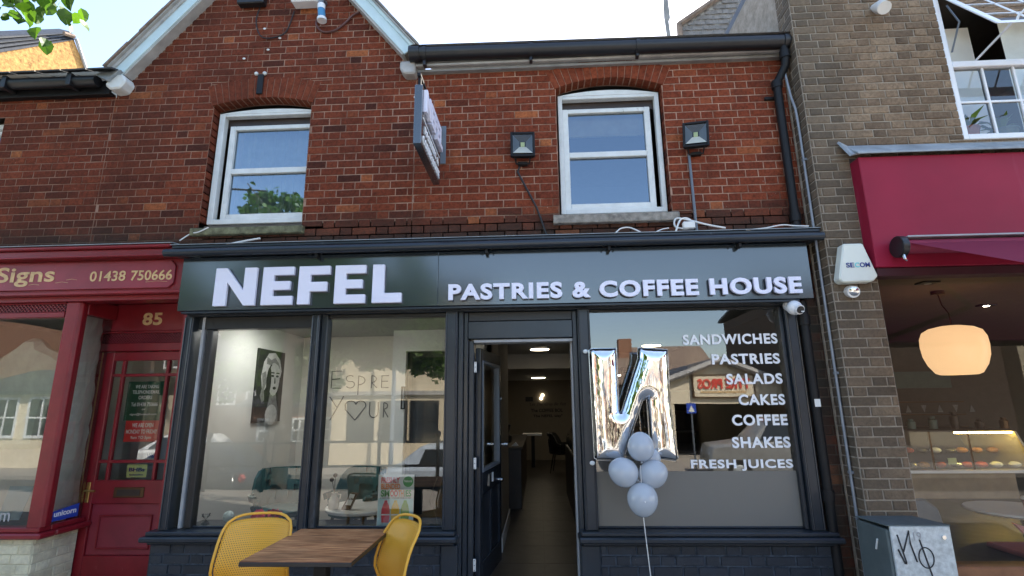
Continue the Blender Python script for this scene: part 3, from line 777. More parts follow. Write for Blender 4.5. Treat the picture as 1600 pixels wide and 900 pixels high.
# board behind the upstairs window and plant pots
tag(part('backing_board', MB().prism([(4.02, .25, 3.9), (4.52, .42, 3.95), (4.52, .42, 5.30), (4.02, .25, 5.16)], (0, .02, 0)), 'plaster grey', None), 'pale board leaning behind the white upstairs casement window', 'board')
tag(part('curtain', MB().q((4.70, .3, 3.7), (5.5, .35, 3.7), (5.5, .35, 5.5), (4.70, .3, 5.5)), 'paper sheet', None), 'pale curtain hanging behind the upstairs casement window', 'curtain')
def potplant(x, y, z, r, h, mpot, lab, seed, nl=9, ll=.2):
    t = thing('potted_plant', lab, 'plant', (x, y, z)); rnd = random.Random(seed)
    part('pot', MB().lathe([(r*.75, z), (r, z+h), (r*1.06, z+h), (r*1.06, z+h+.02), (r*.9, z+h+.02)], (x, y, 0), 16), mpot, t, smooth=True)
    for i in range(nl):
        a = rnd.uniform(0, 6.28); e = rnd.uniform(.3, 1.1); l = ll*rnd.uniform(.7, 1.2); w_ = .025
        d = Vector((cos(a)*cos(e), sin(a)*cos(e), sin(e))); s_ = d.cross(Vector((0, 0, 1))).normalized()*w_; p = Vector((x, y, z+h))
        m1 = p+d*l*.5+Vector((0, 0, .02)); e1 = p+d*l-Vector((0, 0, .04))
        part('leaf', MB().q(p-s_*.3, m1-s_, m1+s_, p+s_*.3).q(m1-s_, e1, m1+s_), 'plant green', t)
potplant(3.83, -.09, 3.70, .085, .15, 'terracotta', 'plant in an orange clay pot behind the white upstairs casement', 1, ll=.26)
potplant(4.16, -.05, 3.70, .11, .14, 'pot green', 'plant in a dark green pot behind the white upstairs casement', 2, ll=.28)
tag(part('security_lamp', MB().tube([(3.13, -.24, 5.04), (3.115, -.34, 4.96), (3.10, -.40, 4.90)], [.03, .06, .055], 12), 'bulb plastic', None, smooth=True), 'grey bulkhead lamp high on the brown brick wall', 'lamp')

# ================================================================== PEOPLE-FREE STREET FURNITURE ON THE WALLS
def floodlight(x, z, label, yaw=0, roll=0):
    t = thing('floodlight', label, 'floodlight', (x, -.11, z), 'black floodlights above the cafe sign')
    X = lambda a: x+a
    part('housing', bx(x-.105, x+.105, -.10, -.055, z-.115, z+.115), 'black metal', t, bev=.012)
    rm = part('rim', frame_rect(MB(), x-.112, x+.112, z-.122, z+.122, .022, .022, .022, -.128, -.10), 'black metal', t, bev=.004)
    g = .09
    rf = MB().q((x-g, -.126, z-g), (x+g, -.126, z-g), (x+.03, -.104, z-.02), (x-.03, -.104, z-.02)).q((x-g, -.126, z+g), (x+g, -.126, z+g), (x+.03, -.104, z+.03), (x-.03, -.104, z+.03))
    part('reflector', MB().q((x-g, -.126, z+g), (x+g, -.126, z+g), (x+.03, -.104, z+.03), (x-.03, -.104, z+.03)), 'black satin', t, fixn=False); rf = MB().q((x-g, -.126, z-g), (x+g, -.126, z-g), (x+.03, -.104, z-.02), (x-.03, -.104, z-.02)); part('reflector', rf, 'white gloss', t, fixn=False)  # reflector faces coloured dark above and pale below, painting in the fall of light
    part('reflector', MB().q((x-g, -.126, z-g), (x-.03, -.104, z-.02), (x-.03, -.104, z+.03), (x-g, -.126, z+g)).q((x+g, -.126, z-g), (x+.03, -.104, z-.02), (x+.03, -.104, z+.03), (x+g, -.126, z+g)), 'steel grey', t, fixn=False)
    part('led', bx(x-.018, x+.018, -.112, -.104, z-.02, z+.022), 'sticker yellow', t)
    part('front_glass', MB().q((x-g, -.1275, z-g), (x+g, -.1275, z-g), (x+g, -.1275, z+g), (x-g, -.1275, z+g)), 'clear glass', t, fixn=False)
    part('bracket', MB().tube([(x-.07, -.08, z-.11), (x-.06, -.05, z-.16), (x+.06, -.05, z-.16), (x+.07, -.08, z-.11)], .009, 6), 'black metal', t)
    part('wall_plate', bx(x-.045, x+.045, -.055, -.01, z-.17, z-.14), 'black metal', t, bev=.004)
    for ch in t.children: pass
    t.rotation_euler = (0, roll, yaw); return t
floodlight(-.098, 3.865, 'black floodlight with yellow led nearer the projecting sign', .05)
floodlight(1.468, 3.905, 'black floodlight with yellow led nearer the downpipe', -.25, .05)
tag(part('floodlight_cable', MB().tube([(-.12, -.02, 3.72), (-.15, -.02, 3.64), (.02, -.016, 3.28), (.10, -.02, 3.02)], .009, 8), 'cable black', None, smooth=True), 'slanting black cable below the floodlight by the projecting sign', 'cable')
tag(part('floodlight_cable', MB().tube([(1.42, -.02, 3.76), (1.425, -.02, 3.0)], .013, 8), 'steel grey', None, smooth=True), 'straight black conduit dropping from the floodlight by the downpipe', 'cable')
def cable(pts, r, m, lab, n=6):
    P = [Vector(p) for p in pts]; out = []
    for i in range(len(P)-1):
        p0, p1, p2, p3 = P[max(i-1, 0)], P[i], P[i+1], P[min(i+2, len(P)-1)]
        for k in range(n):
            t = k/n; out.append(.5*((2*p1)+(p2-p0)*t+(2*p0-5*p1+4*p2-p3)*t*t+(-p0+3*p1-3*p2+p3)*t**3))
    out.append(P[-1]); return tag(part('cable', MB().tube(out, r, 8), m, None, smooth=True), lab, 'cable')
cable([(1.2, -.17, 2.97), (1.26, -.12, 3.09), (1.33, -.1, 3.11), (1.37, -.12, 3.05), (1.30, -.15, 3.0), (1.22, -.1, 3.04), (1.24, -.08, 3.12), (1.36, -.12, 3.08), (1.48, -.15, 3.03), (1.62, -.17, 2.99)], .008, 'cable white', 'coiled white cable on the flashing under the right upstairs window')
tag(part('junction_box', bx(1.27, 1.37, -.17, -.12, 3.0, 3.06), 'cable white', None, bev=.006), 'small white junction box lying in the coiled cable', 'junction box')
cable([(.68, -.18, 2.96), (.74, -.14, 3.02), (.82, -.13, 3.03), (.9, -.18, 2.97)], .006, 'cable white', 'short white cable loop under the middle of the right window sill')
cable([(1.02, -.19, 2.96), (1.09, -.15, 3.0), (1.15, -.15, 3.01)], .005, 'cable white', 'white cable end between loop and coil on the flashing')
cable([(1.78, -.19, 2.96), (1.95, -.15, 2.985), (2.1, -.15, 3.01), (2.2, -.15, 3.0), (2.3, -.19, 2.98)], .006, 'cable white', 'thin white cable crossing the flashing beside the downpipe')
cable([(-3.28, -.05, 3.05), (-3.2, -.03, 3.12), (-3.1, -.07, 3.12), (-3.0, -.08, 3.16)], .006, 'cable white', 'white cable hanging at the end of the left window sill')
cable([(-2.75, -.17, 2.96), (-2.6, -.14, 3.0), (-2.45, -.17, 3.01)], .009, 'cable white', 'white pipe stub lying on the flashing below the left window')
cable([(-4.0, -.12, 2.99), (-3.8, -.1, 3.0), (-3.6, -.12, 2.985)], .006, 'cable white', 'frayed white wires lying on the red cornice flashing')
# boxes and lamp in the gable peak
tag(part('alarm_box', bx(-2.41, -2.14, -.13, -.01, 5.525, 5.75), 'upvc white', None, bev=.012), 'white plastic box on the gable wall at the top of the picture', 'box')
tag(part('junction_box', bx(-3.0, -2.72, -.09, -.01, 5.57, 5.8), 'black plastic', None, bev=.01), 'black box on the gable wall at the top of the picture', 'box')
bl = thing('beacon', 'blue and white cylinder sensor hanging on the gable brickwork', 'sensor', (-2.09, -.1, 5.3))
part('arm', MB().tube([(-2.10, -.01, 5.58), (-2.10, -.09, 5.56), (-2.10, -.10, 5.49)], .02, 8), 'steel grey', bl)
part('cap', MB().tube([(-2.10, -.1, 5.49), (-2.097, -.1, 5.435)], .038, 14), 'upvc white', bl, smooth=True)
part('body', MB().tube([(-2.097, -.1, 5.434), (-2.085, -.1, 5.33)], .036, 14), mat('sensor blue', (.05, .22, .42), .4), bl, smooth=True)
part('base', MB().tube([(-2.085, -.1, 5.33), (-2.082, -.1, 5.30)], .046, 14), 'upvc white', bl, smooth=True)
cable([(-2.16, -.03, 5.40), (-2.17, -.03, 5.32), (-2.10, -.02, 5.24), (-1.98, -.02, 5.25), (-1.88, -.02, 5.33), (-1.80, -.02, 5.42), (-1.72, -.02, 5.46)], .010, 'cable brown', 'brown cable curling from the blue sensor to the bargeboard')
cable([(-2.78, -.02, 5.6), (-2.81, -.02, 5.4), (-2.74, -.02, 5.22), (-2.6, -.02, 5.20), (-2.48, -.02, 5.27), (-2.42, -.02, 5.50)], .006, 'cable black', 'dark cable sagging between the two boxes in the gable')
for i, (x, z) in enumerate(((-2.9, 4.98), (-2.72, 5.32), (-2.55, 5.2), (-2.66, 5.07))):
    part('mortar_splash', MB().sphere((x, -.008, z), .016, 7, 5, (1, .4, .7)), 'paper white', gh, smooth=True)

# ================================================================== CAFE SHOPFRONT
cs = thing('cafe_shopfront', 'navy painted timber cafe shopfront with open door and two big windows', 'shopfront', (-.4, -.05, 0))
NP, NG = 'navy paint', 'navy gloss'
GL = 0.03
def P_(n, *a, m=NP, bev=.006, parent=None, **k): return part(n, bx(*a), m, parent or cs, bev=bev, **k)
P_('cornice_board', -3.235, 2.385, -.20, .0, 2.925, 2.955, bev=.008)
P_('cornice_board', -3.20, 2.36, -.165, .0, 2.86, 2.922)
part('flashing', MB().prism([(-3.25, -.205, 2.958), (2.39, -.205, 2.958), (2.39, -.002, 3.0), (-3.25, -.002, 3.0)], (0, 0, .006)), 'lead', cs)
part('cornice_roll', MB().tube([(-3.25, -.245, 2.872), (2.37, -.245, 2.872)], .036, 16), NG, cs, smooth=True)
for x in (-1.9, -.42, .62, 1.7):
    P_('roll_bracket', x-.012, x+.012, -.235, -.17, 2.80, 2.842, m='black metal', bev=.003)
    for dx in (-.05, .05): part('bolt', MB().sphere((x+dx, -.235, 2.832), .009, 8, 5), 'black metal', cs)
P_('head_beam', -3.12, 2.17, -.045, .09, 2.335, 2.365, bev=.003)
P_('soffit_board', -3.10, 2.16, -.155, -.046, 2.345, 2.362, bev=.002)
P_('back_board', -3.12, 2.26, -.03, -.003, 2.37, 2.85, bev=0)
P_('window_head', -3.02, -1.98, -.01, .08, 2.225, 2.333, m='black satin', bev=.004)
P_('window_head', -1.84, -.79, -.01, .08, 2.30, 2.333, m='black satin', bev=.004)
P_('window_head', .447, 2.07, -.01, .08, 2.32, 2.333, m='black satin', bev=.003)
def pil(x0, x1, mold=True, z0=.575, y=-.06):
    p = P_('pilaster', x0, x1, y, .10, z0, 2.334, bev=.006)
    if mold:
        for x in (x0+.012, x1-.012): part('bead', MB().tube([(x, y-.002, z0+.01), (x, y-.002, 2.32)], .007, 8), NG, p, smooth=True)
    return p
pil(-3.12, -3.045)
P_('frame_post', -2.985, -2.962, -.02, .07, .58, 2.333, m='line grey', bev=.003)
P_('frame_post', -2.94, -2.885, -.01, .08, .58, 2.224, m='black satin')
part('side_pane', MB().q((-3.045, .02, .58), (-2.96, .02, .58), (-2.96, .02, 2.33), (-3.045, .02, 2.33)), 'shop glass', cs, fixn=False)
pil(-1.972, -1.90); P_('frame_post', -1.898, -1.845, -.02, .09, .578, 2.334)
pil(-.792, -.685); pil(.342, .447); pil(2.072, 2.172)
P_('pipe_cover', 2.04, 2.07, -.02, .08, .578, 2.33)
# sills and stall risers
def sill(x0, x1):
    P_('sill', x0, x1, -.165, .12, .505, .545, bev=.010)
    P_('sill_nosing', x0+.02, x1-.02, -.12, .11, .546, .575, bev=.006)
    P_('sill_bed', x0+.03, x1-.03, -.10, .05, .475, .504, m=NG, bev=.006)
sill(-3.20, -.66); sill(.285, 2.255)
sr = cs
brickwork(cs, 'navy painted brick', 'navy mortar', -3.15, -.79, 0, .476, wallY(-.06), zphase=.026, seed=31, dep=.009, jt=.012, limit=150)
brickwork(cs, 'navy painted brick', 'navy mortar', .447, 2.20, 0, .476, wallY(-.06), zphase=.026, seed=32, dep=.009, jt=.012, limit=150)
P_('plinth', -.788, -.66, -.09, .12, 0, .474); P_('plinth', .30, .445, -.09, .12, 0, .474)
part('riser_end', bx(2.20, 2.215, -.055, .05, 0, .475), NP, cs)
part('riser_end', bx(-3.165, -3.15, -.055, .1, 0, .475), NP, cs)
# panes
def pane(x0, x1, z0, z1, y=GL, m='shop glass', n='pane', par=None): return part(n, MB().q((x0, y, z0), (x1, y, z0), (x1, y, z1), (x0, y, z1)), m, par or cs, fixn=False)
pane(-2.887, -1.972, .576, 2.226); pane(-1.846, -.79, .576, 2.302)
pane(.446, 2.041, .576, 2.322, m='right pane')
pane(.446, 2.041, .577, 1.003, y=GL-.006, m='frosted film', n='frosted_film')
for x0, x1 in ((-2.885, -1.975), (-1.843, -.793), (.449, 2.04)):
    P_('glazing_bead', x0, x1, GL-.012, GL+.05, .576, .592, m=NG, bev=.004)
# doorway
P_('jamb', -.683, -.64, -.03, .16, 0.02, 2.334); P_('jamb', -.638, -.60, .0, .16, .02, 2.334, m=NG)
P_('jamb', -.598, -.553, .03, .18, .02, 2.09, m=NP); P_('jamb', .300, .340, -.0, .18, .02, 2.334)
P_('jamb', .283, .298, .05, .18, .02, 2.07, m='line grey', bev=.003)
P_('transom_panel', -.60, .30, -.012, .1, 2.10, 2.25, m=NG, bev=.004)
P_('transom_head', -.60, .30, .0, .1, 2.252, 2.334, m='black satin'); P_('transom_rail', -.553, .30, .01, .16, 2.068, 2.094, m='line grey', bev=.004)
P_('threshold', -.60, .31, -.05, .2, 0, .085, m='stone sill')
for z in (1.86, 1.07, .30):
    h = P_('hinge', -.552, -.530, .028, .045, z-.045, z+.045, m='bulb plastic', bev=.002)
    for k in (-.035, 0, .035): part('screw', MB().tube([(-.541, .029, z+k), (-.541, .026, z+k)], .0035, 6), 'black print', h)
# open door, hinged at the left jamb and swung inside
dr = part('door', bx(0, .045, 0, .075, .10, 2.03), NG, cs, bev=.004); dr.name = 'door'
DP = []
def dpart(n, a, m=NG, bev=.004, lab=None):
    o = part(n, bx(*a), m, None, bev=bev); wloc = Vector(o.location); o.parent = dr; o.location = wloc-Vector(DR0); return o
DR0 = tuple(ORG[dr.name])
dpart('stile', (0, .045, .76, .84, .10, 2.03)); dpart('rail', (0, .045, .076, .759, 1.93, 2.03)); dpart('rail', (0, .045, .076, .759, .10, .28))
dpart('rail', (0, .045, .076, .759, .80, .98)); dpart('middle_stile', (0, .045, .395, .44, .281, .799))
dpart('panel', (.014, .03, .076, .394, .281, .799), NP, .0); dpart('panel', (.014, .03, .441, .759, .281, .799), NP, .0)
g = MB().q((.022, .076, .981), (.022, .759, .981), (.022, .759, 1.929), (.022, .076, 1.929))
o = part('pane', g, 'door glass', None, fixn=False); l_ = Vector(o.location); o.parent = dr; o.location = l_-Vector(DR0)
for (y0, y1, z0, z1) in ((.076, .10, .981, 1.929), (.735, .759, .981, 1.929), (.101, .734, 1.905, 1.929), (.101, .734, .981, 1.005)): dpart('glazing_bead', (-.004, .052, y0, y1, z0, z1), 'steel grey', .003)
def dround(n, pts, r, m):
    o = part(n, MB().tube(pts, r, 12), m, None, smooth=True); l_ = Vector(o.location); o.parent = dr; o.location = l_-Vector(DR0)
dround('handle', [(.045, .79, 1.16), (.09, .79, 1.16)], .012, 'chrome'); dround('knob', [(.09, .79, 1.16), (.125, .79, 1.16)], .026, 'chrome')
dround('knob', [(.0, .79, 1.16), (-.05, .79, 1.16)], .02, 'chrome'); dround('lock', [(.045, .79, 1.60), (.065, .79, 1.60)], .02, 'chrome'); dround('lock', [(.045, .79, .83), (.07, .79, .83)], .022, 'chrome')
dpart('letter_plate', (.046, .052, .30, .36, .84, .94), 'chrome', .002); dpart('letter_plate', (.046, .052, .42, .47, .86, .94), 'paper white', .002)
dr.location = Vector((-.5205, .134, DR0[2]))-ORG[cs.name]; dr.rotation_euler = (0, 0, radians(-8))

# vinyl lettering on the right-hand pane
def letters(parent, mb, m, name='letter', bev=0):
    """split a text mesh into its letters, each a part of its own"""
    par = list(range(len(mb.v)))
    def fnd(i):
        while par[i] != i: par[i] = par[par[i]]; i = par[i]
        return i
    for f in mb.f:
        for a in f[1:]: par[fnd(a)] = fnd(f[0])
    grp = {}
    for f in mb.f: grp.setdefault(fnd(f[0]), []).append(f)
    for g in grp.values():
        ids = sorted({i for f in g for i in f}); mp = {a: k for k, a in enumerate(ids)}; q = MB()
        q.v = [mb.v[i] for i in ids]; q.f = [tuple(mp[i] for i in f) for f in g]
        part(name, q, m, parent, fixn=False)
vl = thing('window_lettering', 'white vinyl menu words from sandwiches down to fresh juices on the window', 'lettering', (1.7, .02, 1.5))
for word, xl, zb in (('SANDWICHES', 1.235, 2.020), ('PASTRIES', 1.462, 1.852), ('SALADS', 1.566, 1.686), ('CAKES', 1.647, 1.516), ('COFFEE', 1.578, 1.354), ('SHAKES', 1.560, 1.178), ('FRESH JUICES', 1.216, 1.004)):
    letters(vl, text_mb(word, xl, zb, 2.022-xl, .088, .022, .0015, .033, 1.12), 'vinyl white')

# fascia sign with its raised letters
fs = thing('fascia_sign', 'long dark fascia board with raised pale letters reading nefel pastries and coffee house', 'sign', (-.4, -.1, 2.36))
part('panel', bx(-3.135, -.843, -.16, -.032, 2.368, 2.845), 'fascia panel', fs, bev=.003); part('panel', bx(-.8425, 2.275, -.16, -.032, 2.368, 2.845), 'fascia panel', fs, bev=.003)
def poly_letter(pts, x0, w_, z0=2.398, h_=.338, parent=None, y0=-.195, y1=-.163, m='letter white', name='letter'):
    return part(name, MB().prism([(x0+p[0]*w_, y0, z0+p[1]*h_) for p in pts], (0, y1-y0, 0)), m, parent or fs, bev=.003)
NN = [(0, 0), (0, 1), (.27, 1), (.70, .40), (.70, 1), (1, 1), (1, 0), (.74, 0), (.30, .62), (.30, 0)]
EE = [(0, 0), (0, 1), (1, 1), (1, .78), (.36, .78), (.36, .62), (.90, .62), (.90, .39), (.36, .39), (.36, .23), (1, .23), (1, 0)]
FF = [(0, 0), (0, 1), (1, 1), (1, .77), (.38, .77), (.38, .58), (.92, .58), (.92, .33), (.38, .33), (.38, 0)]
LL = [(0, 0), (0, 1), (.40, 1), (.40, .25), (1, .25), (1, 0)]
for pts, x, w_ in ((NN, -2.80, .37), (EE, -2.375, .275), (FF, -2.055, .275), (EE, -1.735, .27), (LL, -1.405, .255)): poly_letter(pts, x, w_)
letters(fs, text_mb('PASTRIES & COFFEE HOUSE', -.745, 2.405, 2.915, .140, -.178, .026, .040, 1.13), 'letter white')

# projecting sign
ps = thing('projecting_sign', 'dark double sided sign box projecting from the brick wall on a bracket', 'sign', (-.88, -.5, 3.48))
part('box', bx(-.912, -.850, -.90, -.14, 3.48, 3.985), 'fascia panel', ps, bev=.004)
part('wall_plate', bx(-.895, -.825, -.016, -.009, 3.75, 4.14), 'steel grey', ps, bev=.002)
part('arm', bx(-.895, -.867, -.90, -.016, 4.06, 4.09), 'black metal', ps, bev=.003)
part('hanger', bx(-.892, -.870, -.88, -.85, 3.985, 4.06), 'black metal', ps); part('hanger', bx(-.892, -.870, -.20, -.17, 3.985, 4.06), 'black metal', ps)
def sideword(body, y0, z0, w_, h_, depth, off, m, sp=1.1):
    mb = text_mb(body, 0, z0, w_, h_, 0, depth, off, sp)
    mb.v = [(-.850-v[1]+.0015, y0+v[0], v[2]) for v in mb.v]; letters(ps, mb, m)
sideword('NEFEL', -.86, 3.77, .66, .19, .03, .05, 'letter white'); sideword('PASTRIES &', -.80, 3.615, .56, .065, .006, .035, 'vinyl white'); sideword('COFFEE HOUSE', -.86, 3.51, .66, .07, .006, .035, 'vinyl white')
part('rule', bx(-.849, -.846, -.86, -.20, 3.712, 3.724), 'vinyl white', ps)
for y in (-.86, -.2): part('bolt', MB().sphere((-.915, y, 3.9), .012, 8, 6), 'vinyl white', ps)

# dome camera
cc = thing('security_camera', 'white dome security camera at the right end of the fascia', 'camera', (2.11, -.12, 2.29))
part('base', MB().tube([(2.115, -.06, 2.33), (2.112, -.10, 2.315)], .052, 18), 'upvc white', cc, smooth=True)
part('body', MB().sphere((2.108, -.155, 2.292), .060, 20, 12), 'upvc white', cc, smooth=True)
part('collar', MB().tube([(2.118, -.185, 2.278), (2.124, -.212, 2.266)], [.046, .040], 18), 'upvc white', cc, smooth=True)
part('lens', MB().tube([(2.1241, -.2125, 2.2658), (2.1262, -.2205, 2.262)], .030, 18), 'black satin', cc, smooth=True)
part('window_strip', bx(2.125, 2.150, -.2235, -.2215, 2.246, 2.254), 'paper white', cc)
# alarm bell box
ab = thing('alarm_box', 'cream six-sided burglar alarm bell box lettered secom on the brown pier', 'alarm box', (2.53, -.3, 2.6))
AP = [(2.395, 2.485), (2.42, 2.455), (2.655, 2.460), (2.70, 2.505), (2.69, 2.535), (2.622, 2.775), (2.468, 2.775)]
part('cover', MB().prism([(x, -.335, z) for x, z in AP], (0, .09, 0)), 'alarm plastic', ab, bev=.010)
for body, x, w_, m_ in (('SE', 2.462, .062, 'navy print'), ('C', 2.530, .035, 'cyan print'), ('OM', 2.568, .078, 'navy print')):
    letters(ab, text_mb(body, x, 2.575, w_, .040, -.337, .002, .025), m_)
sl2 = thing('sensor_lamp', 'small round lamp fixed under the cream alarm box', 'lamp', (2.52, -.27, 2.38))
part('body', MB().tube([(2.52, -.24, 2.40), (2.512, -.30, 2.385)], [.05, .047], 16), 'bulb plastic', sl2, smooth=True)
part('lens', MB().tube([(2.511, -.301, 2.385), (2.508, -.312, 2.38)], [.038, .02], 16), 'chrome', sl2, smooth=True)

# ================================================================== SIGN SHOP (NUMBER 85)
ss = thing('sign_shop_front', 'dark red shopfront with recessed door numbered 85 beside the cafe', 'shopfront', (-4.2, .1, 0))
def R_(n, *a, m='red paint', bev=.006, parent=None, **k): return part(n, bx(*a), m, parent or ss, bev=bev, **k)
R_('cornice_board', -6.6, -3.24, -.21, 0, 2.945, 2.975, bev=.01); R_('cornice_board', -6.6, -3.20, -.17, 0, 2.885, 2.943)
R_('cornice_board', -6.6, -3.17, -.20, 0, 2.868, 2.884, bev=.004)
part('flashing', MB().prism([(-6.6, -.215, 2.978), (-3.22, -.215, 2.978), (-3.22, -.002, 3.0), (-6.6, -.002, 3.0)], (0, 0, .006)), 'lead', ss)
R_('fascia_board', -6.6, -3.145, -.085, 0, 2.56, 2.866, bev=.003)
pts = [(-6.6, 2.595), (-3.29, 2.595), (-3.245, 2.64), (-3.245, 2.80), (-3.29, 2.85), (-6.6, 2.85)]
part('sign_panel', MB().prism([(x, -.105, z) for x, z in pts], (0, .018, 0)), 'red panel', ss, bev=.004)
R_('picture_rail', -6.6, -3.15, -.12, 0, 2.545, 2.575); R_('head_beam', -6.6, -3.15, -.05, .1, 2.50, 2.544, bev=.003)
letters(ss, text_mb('Signs', -4.925, 2.630, .56, .185, -.107, .0015, .020, 1.02), 'gold print')
letters(ss, text_mb('01438', -4.03, 2.665, .335, .095, -.107, .0015, .016, 1.0), 'gold print')
letters(ss, text_mb('750666', -3.645, 2.665, .385, .095, -.107, .0015, .016, 1.0), 'gold print')
for x, z, w_ in ((-4.35, 2.66, .12), (-4.25, 2.685, .10), (-4.6, 2.645, .1), (-3.5, 2.65, .2)): part('scratch', MB().tube([(x, -.1062, z), (x+w_*.5, -.1062, z+.008), (x+w_, -.1062, z)], .0016, 4), 'gold print', ss)
# bay window
R_('lattice_rail', -6.6, -4.30, -.01, .03, 2.485, 2.50); R_('transom', -6.6, -4.30, -.02, .06, 2.36, 2.41)
def lattice(x0, x1, z0, z1, y, parent, s=.035):
    part('lattice_back', MB().q((x0, y+.012, z0), (x1, y+.012, z0), (x1, y+.012, z1), (x0, y+.012, z1)), mat('dark red', (.045, .006, .01), .7), parent)
    mb = MB(); x = x0-(z1-z0)
    while x < x1:
        for sgn in (1, -1):
            a, b2 = (x, z0), (x+(z1-z0), z1)
            if sgn < 0: a, b2 = (x, z1), (x+(z1-z0), z0)
            if a[0] < x0: k = (x0-a[0])/(b2[0]-a[0]); a = (x0, a[1]+(b2[1]-a[1])*k)
            if b2[0] > x1: k = (x1-a[0])/(b2[0]-a[0]); b2 = (x1, a[1]+(b2[1]-a[1])*k)
            if b2[0]-a[0] > .004: mb.tube([(a[0], y+.003*sgn, a[1]), (b2[0], y+.003*sgn, b2[1])], .004, 4)
        x += s
    return part('lattice', mb, 'red panel', parent)
lattice(-6.5, -4.31, 2.41, 2.485, .005, ss)
post = part('corner_post', MB().prism([(-4.29, -.02, .58), (-4.17, -.02, .58), (-4.15, .02, .58), (-4.17, .09, .58), (-4.29, .09, .58)], (0, 0, 1.92)), 'red paint', ss, bev=.008)
R_('sill', -6.6, -4.12, -.06, .1, .50, .545, bev=.012); R_('sill', -4.245, -4.12, .101, .46, .50, .545, bev=.012)
R_('sill_rail', -6.6, -4.17, -.02, .09, .546, .585); R_('sill_rail', -4.24, -4.165, .0905, .42, .546, .585)
part('pane', MB().q((-6.5, .03, .58), (-4.28, .03, .58), (-4.28, .03, 2.36), (-6.5, .03, 2.36)), 'shop glass', ss, fixn=False)
part('side_pane', MB().q((-4.21, .08, .58), (-4.21, .42, .58), (-4.21, .42, 2.40), (-4.21, .08, 2.40)), 'shop glass', ss, fixn=False)
R_('side_head', -4.25, -4.17, .09, .42, 2.40, 2.54, bev=.004)
brickwork(ss, 'cream painted brick', 'cream mortar', -6.0, -4.215, 0, .5, wallY(0.0), zphase=.0, seed=41, dep=.006, limit=60)
brickwork(ss, 'cream painted brick', 'cream mortar', 0, .42, 0, .5, wallX(-4.215, 1), zphase=.0, seed=42, dep=.006, limit=60)
part('window_backing', MB().q((-6.6, .95, .5), (-4.95, .95, .5), (-4.95, .95, 1.5), (-6.6, .95, 1.5)).q((-6.6, 0, .58), (-4.3, 0, .58), (-4.3, .95, .58), (-6.6, .95, .58)), 'plaster dark', ss)
# recess and door
DY = .44
part('recess_ceiling', MB().q((-4.3, 0, 2.565), (-3.1, 0, 2.565), (-3.1, .5, 2.565), (-4.3, .5, 2.565)), 'red paint', ss)
part('recess_side', bx(-3.17, -3.14, -.01, .5, 0, 2.56), 'red paint', ss)
R_('number_panel', -4.34, -3.17, DY-.01, DY+.05, 2.29, 2.56, bev=.004)
letters(ss, text_mb('85', -3.905, 2.345, .20, .125, DY-.012, .0015, .03, 1.05), 'gold print')
lattice(-4.28, -3.18, 2.17, 2.265, DY+.0, ss, .028)
R_('vent_frame', -4.335, -3.17, DY-.02, DY+.03, 2.266, 2.289); R_('transom', -4.335, -3.17, DY-.03, DY+.05, 2.09, 2.17)
R_('door_jamb', -4.34, -4.245, DY-.04, DY+.08, .04, 2.088, bev=.01); R_('door_jamb', -4.34, -4.285, DY-.02, DY+.04, 2.17, 2.266)
part('jamb_strip', MB().tube([(-4.243, DY-.03, .05), (-4.243, DY-.03, 2.08)], .006, 6), 'gold print', ss)
d85 = part('door', bx(-4.235, -4.15, DY, DY+.045, .08, 2.085), 'red paint', ss, bev=.005)
def D_(n, *a, m='red paint', bev=.005): return part(n, bx(*a), m, d85, bev=bev)
D_('stile', -3.475, -3.39, DY, DY+.045, .08, 2.085); D_('rail', -4.149, -3.476, DY+.001, DY+.044, 2.0, 2.085)
D_('rail', -4.149, -3.476, DY-.004, DY+.044, .69, .895); D_('rail', -4.149, -3.476, DY+.001, DY+.044, .08, .25)
D_('panel', -4.149, -3.476, DY+.022, DY+.035, .251, .689, m='red panel')
for a in ((-4.05, -3.57, .58, .595), (-4.05, -3.57, .30, .315), (-4.065, -4.05, .30, .595), (-3.57, -3.555, .30, .595)): D_('moulding', a[0], a[1], DY+.008, DY+.022, a[2], a[3], bev=.003)
for x in (-4.045, -3.595): D_('glazing_bar', x-.014, x+.014, DY+.004, DY+.04, .896, 1.999, bev=.003)
for z in (1.86, 1.06): D_('glazing_bar', -4.149, -3.476, DY+.006, DY+.038, z-.014, z+.014, bev=.003)
part('pane', MB().q((-4.15, DY+.03, .89), (-3.47, DY+.03, .89), (-3.47, DY+.03, 2.0), (-4.15, DY+.03, 2.0)), 'shop glass', d85, fixn=False)
lp = D_('letter_plate', -3.94, -3.65, DY-.012, DY-.004, .745, .835, m='bronze'); part('flap', bx(-3.905, -3.685, DY-.016, DY-.0125, .762, .815), 'dark wood', d85)
D_('escutcheon', -4.21, -4.175, DY-.010, DY-.001, .70, .88, m='brass', bev=.003)
part('handle', MB().tube([(-4.19, DY-.01, .81), (-4.19, DY-.05, .81), (-4.09, DY-.05, .808)], .009, 8), 'brass', d85, smooth=True)
part('door_wall', bx(-3.389, -3.17, DY, DY+.05, .04, 2.09), 'red paint', ss, bev=.004)
room(ss, -6.7, -3.12, .50, 3.0, 0, 2.58, 'plaster grey')
part('interior_side', MB().q((-6.7, 0, 0), (-6.7, .5, 0), (-6.7, .5, 2.6), (-6.7, 0, 2.6)).q((-6.7, .06, 2.55), (-4.3, .06, 2.55), (-4.3, .6, 2.55), (-6.7, .6, 2.55)), 'plaster dark', ss)
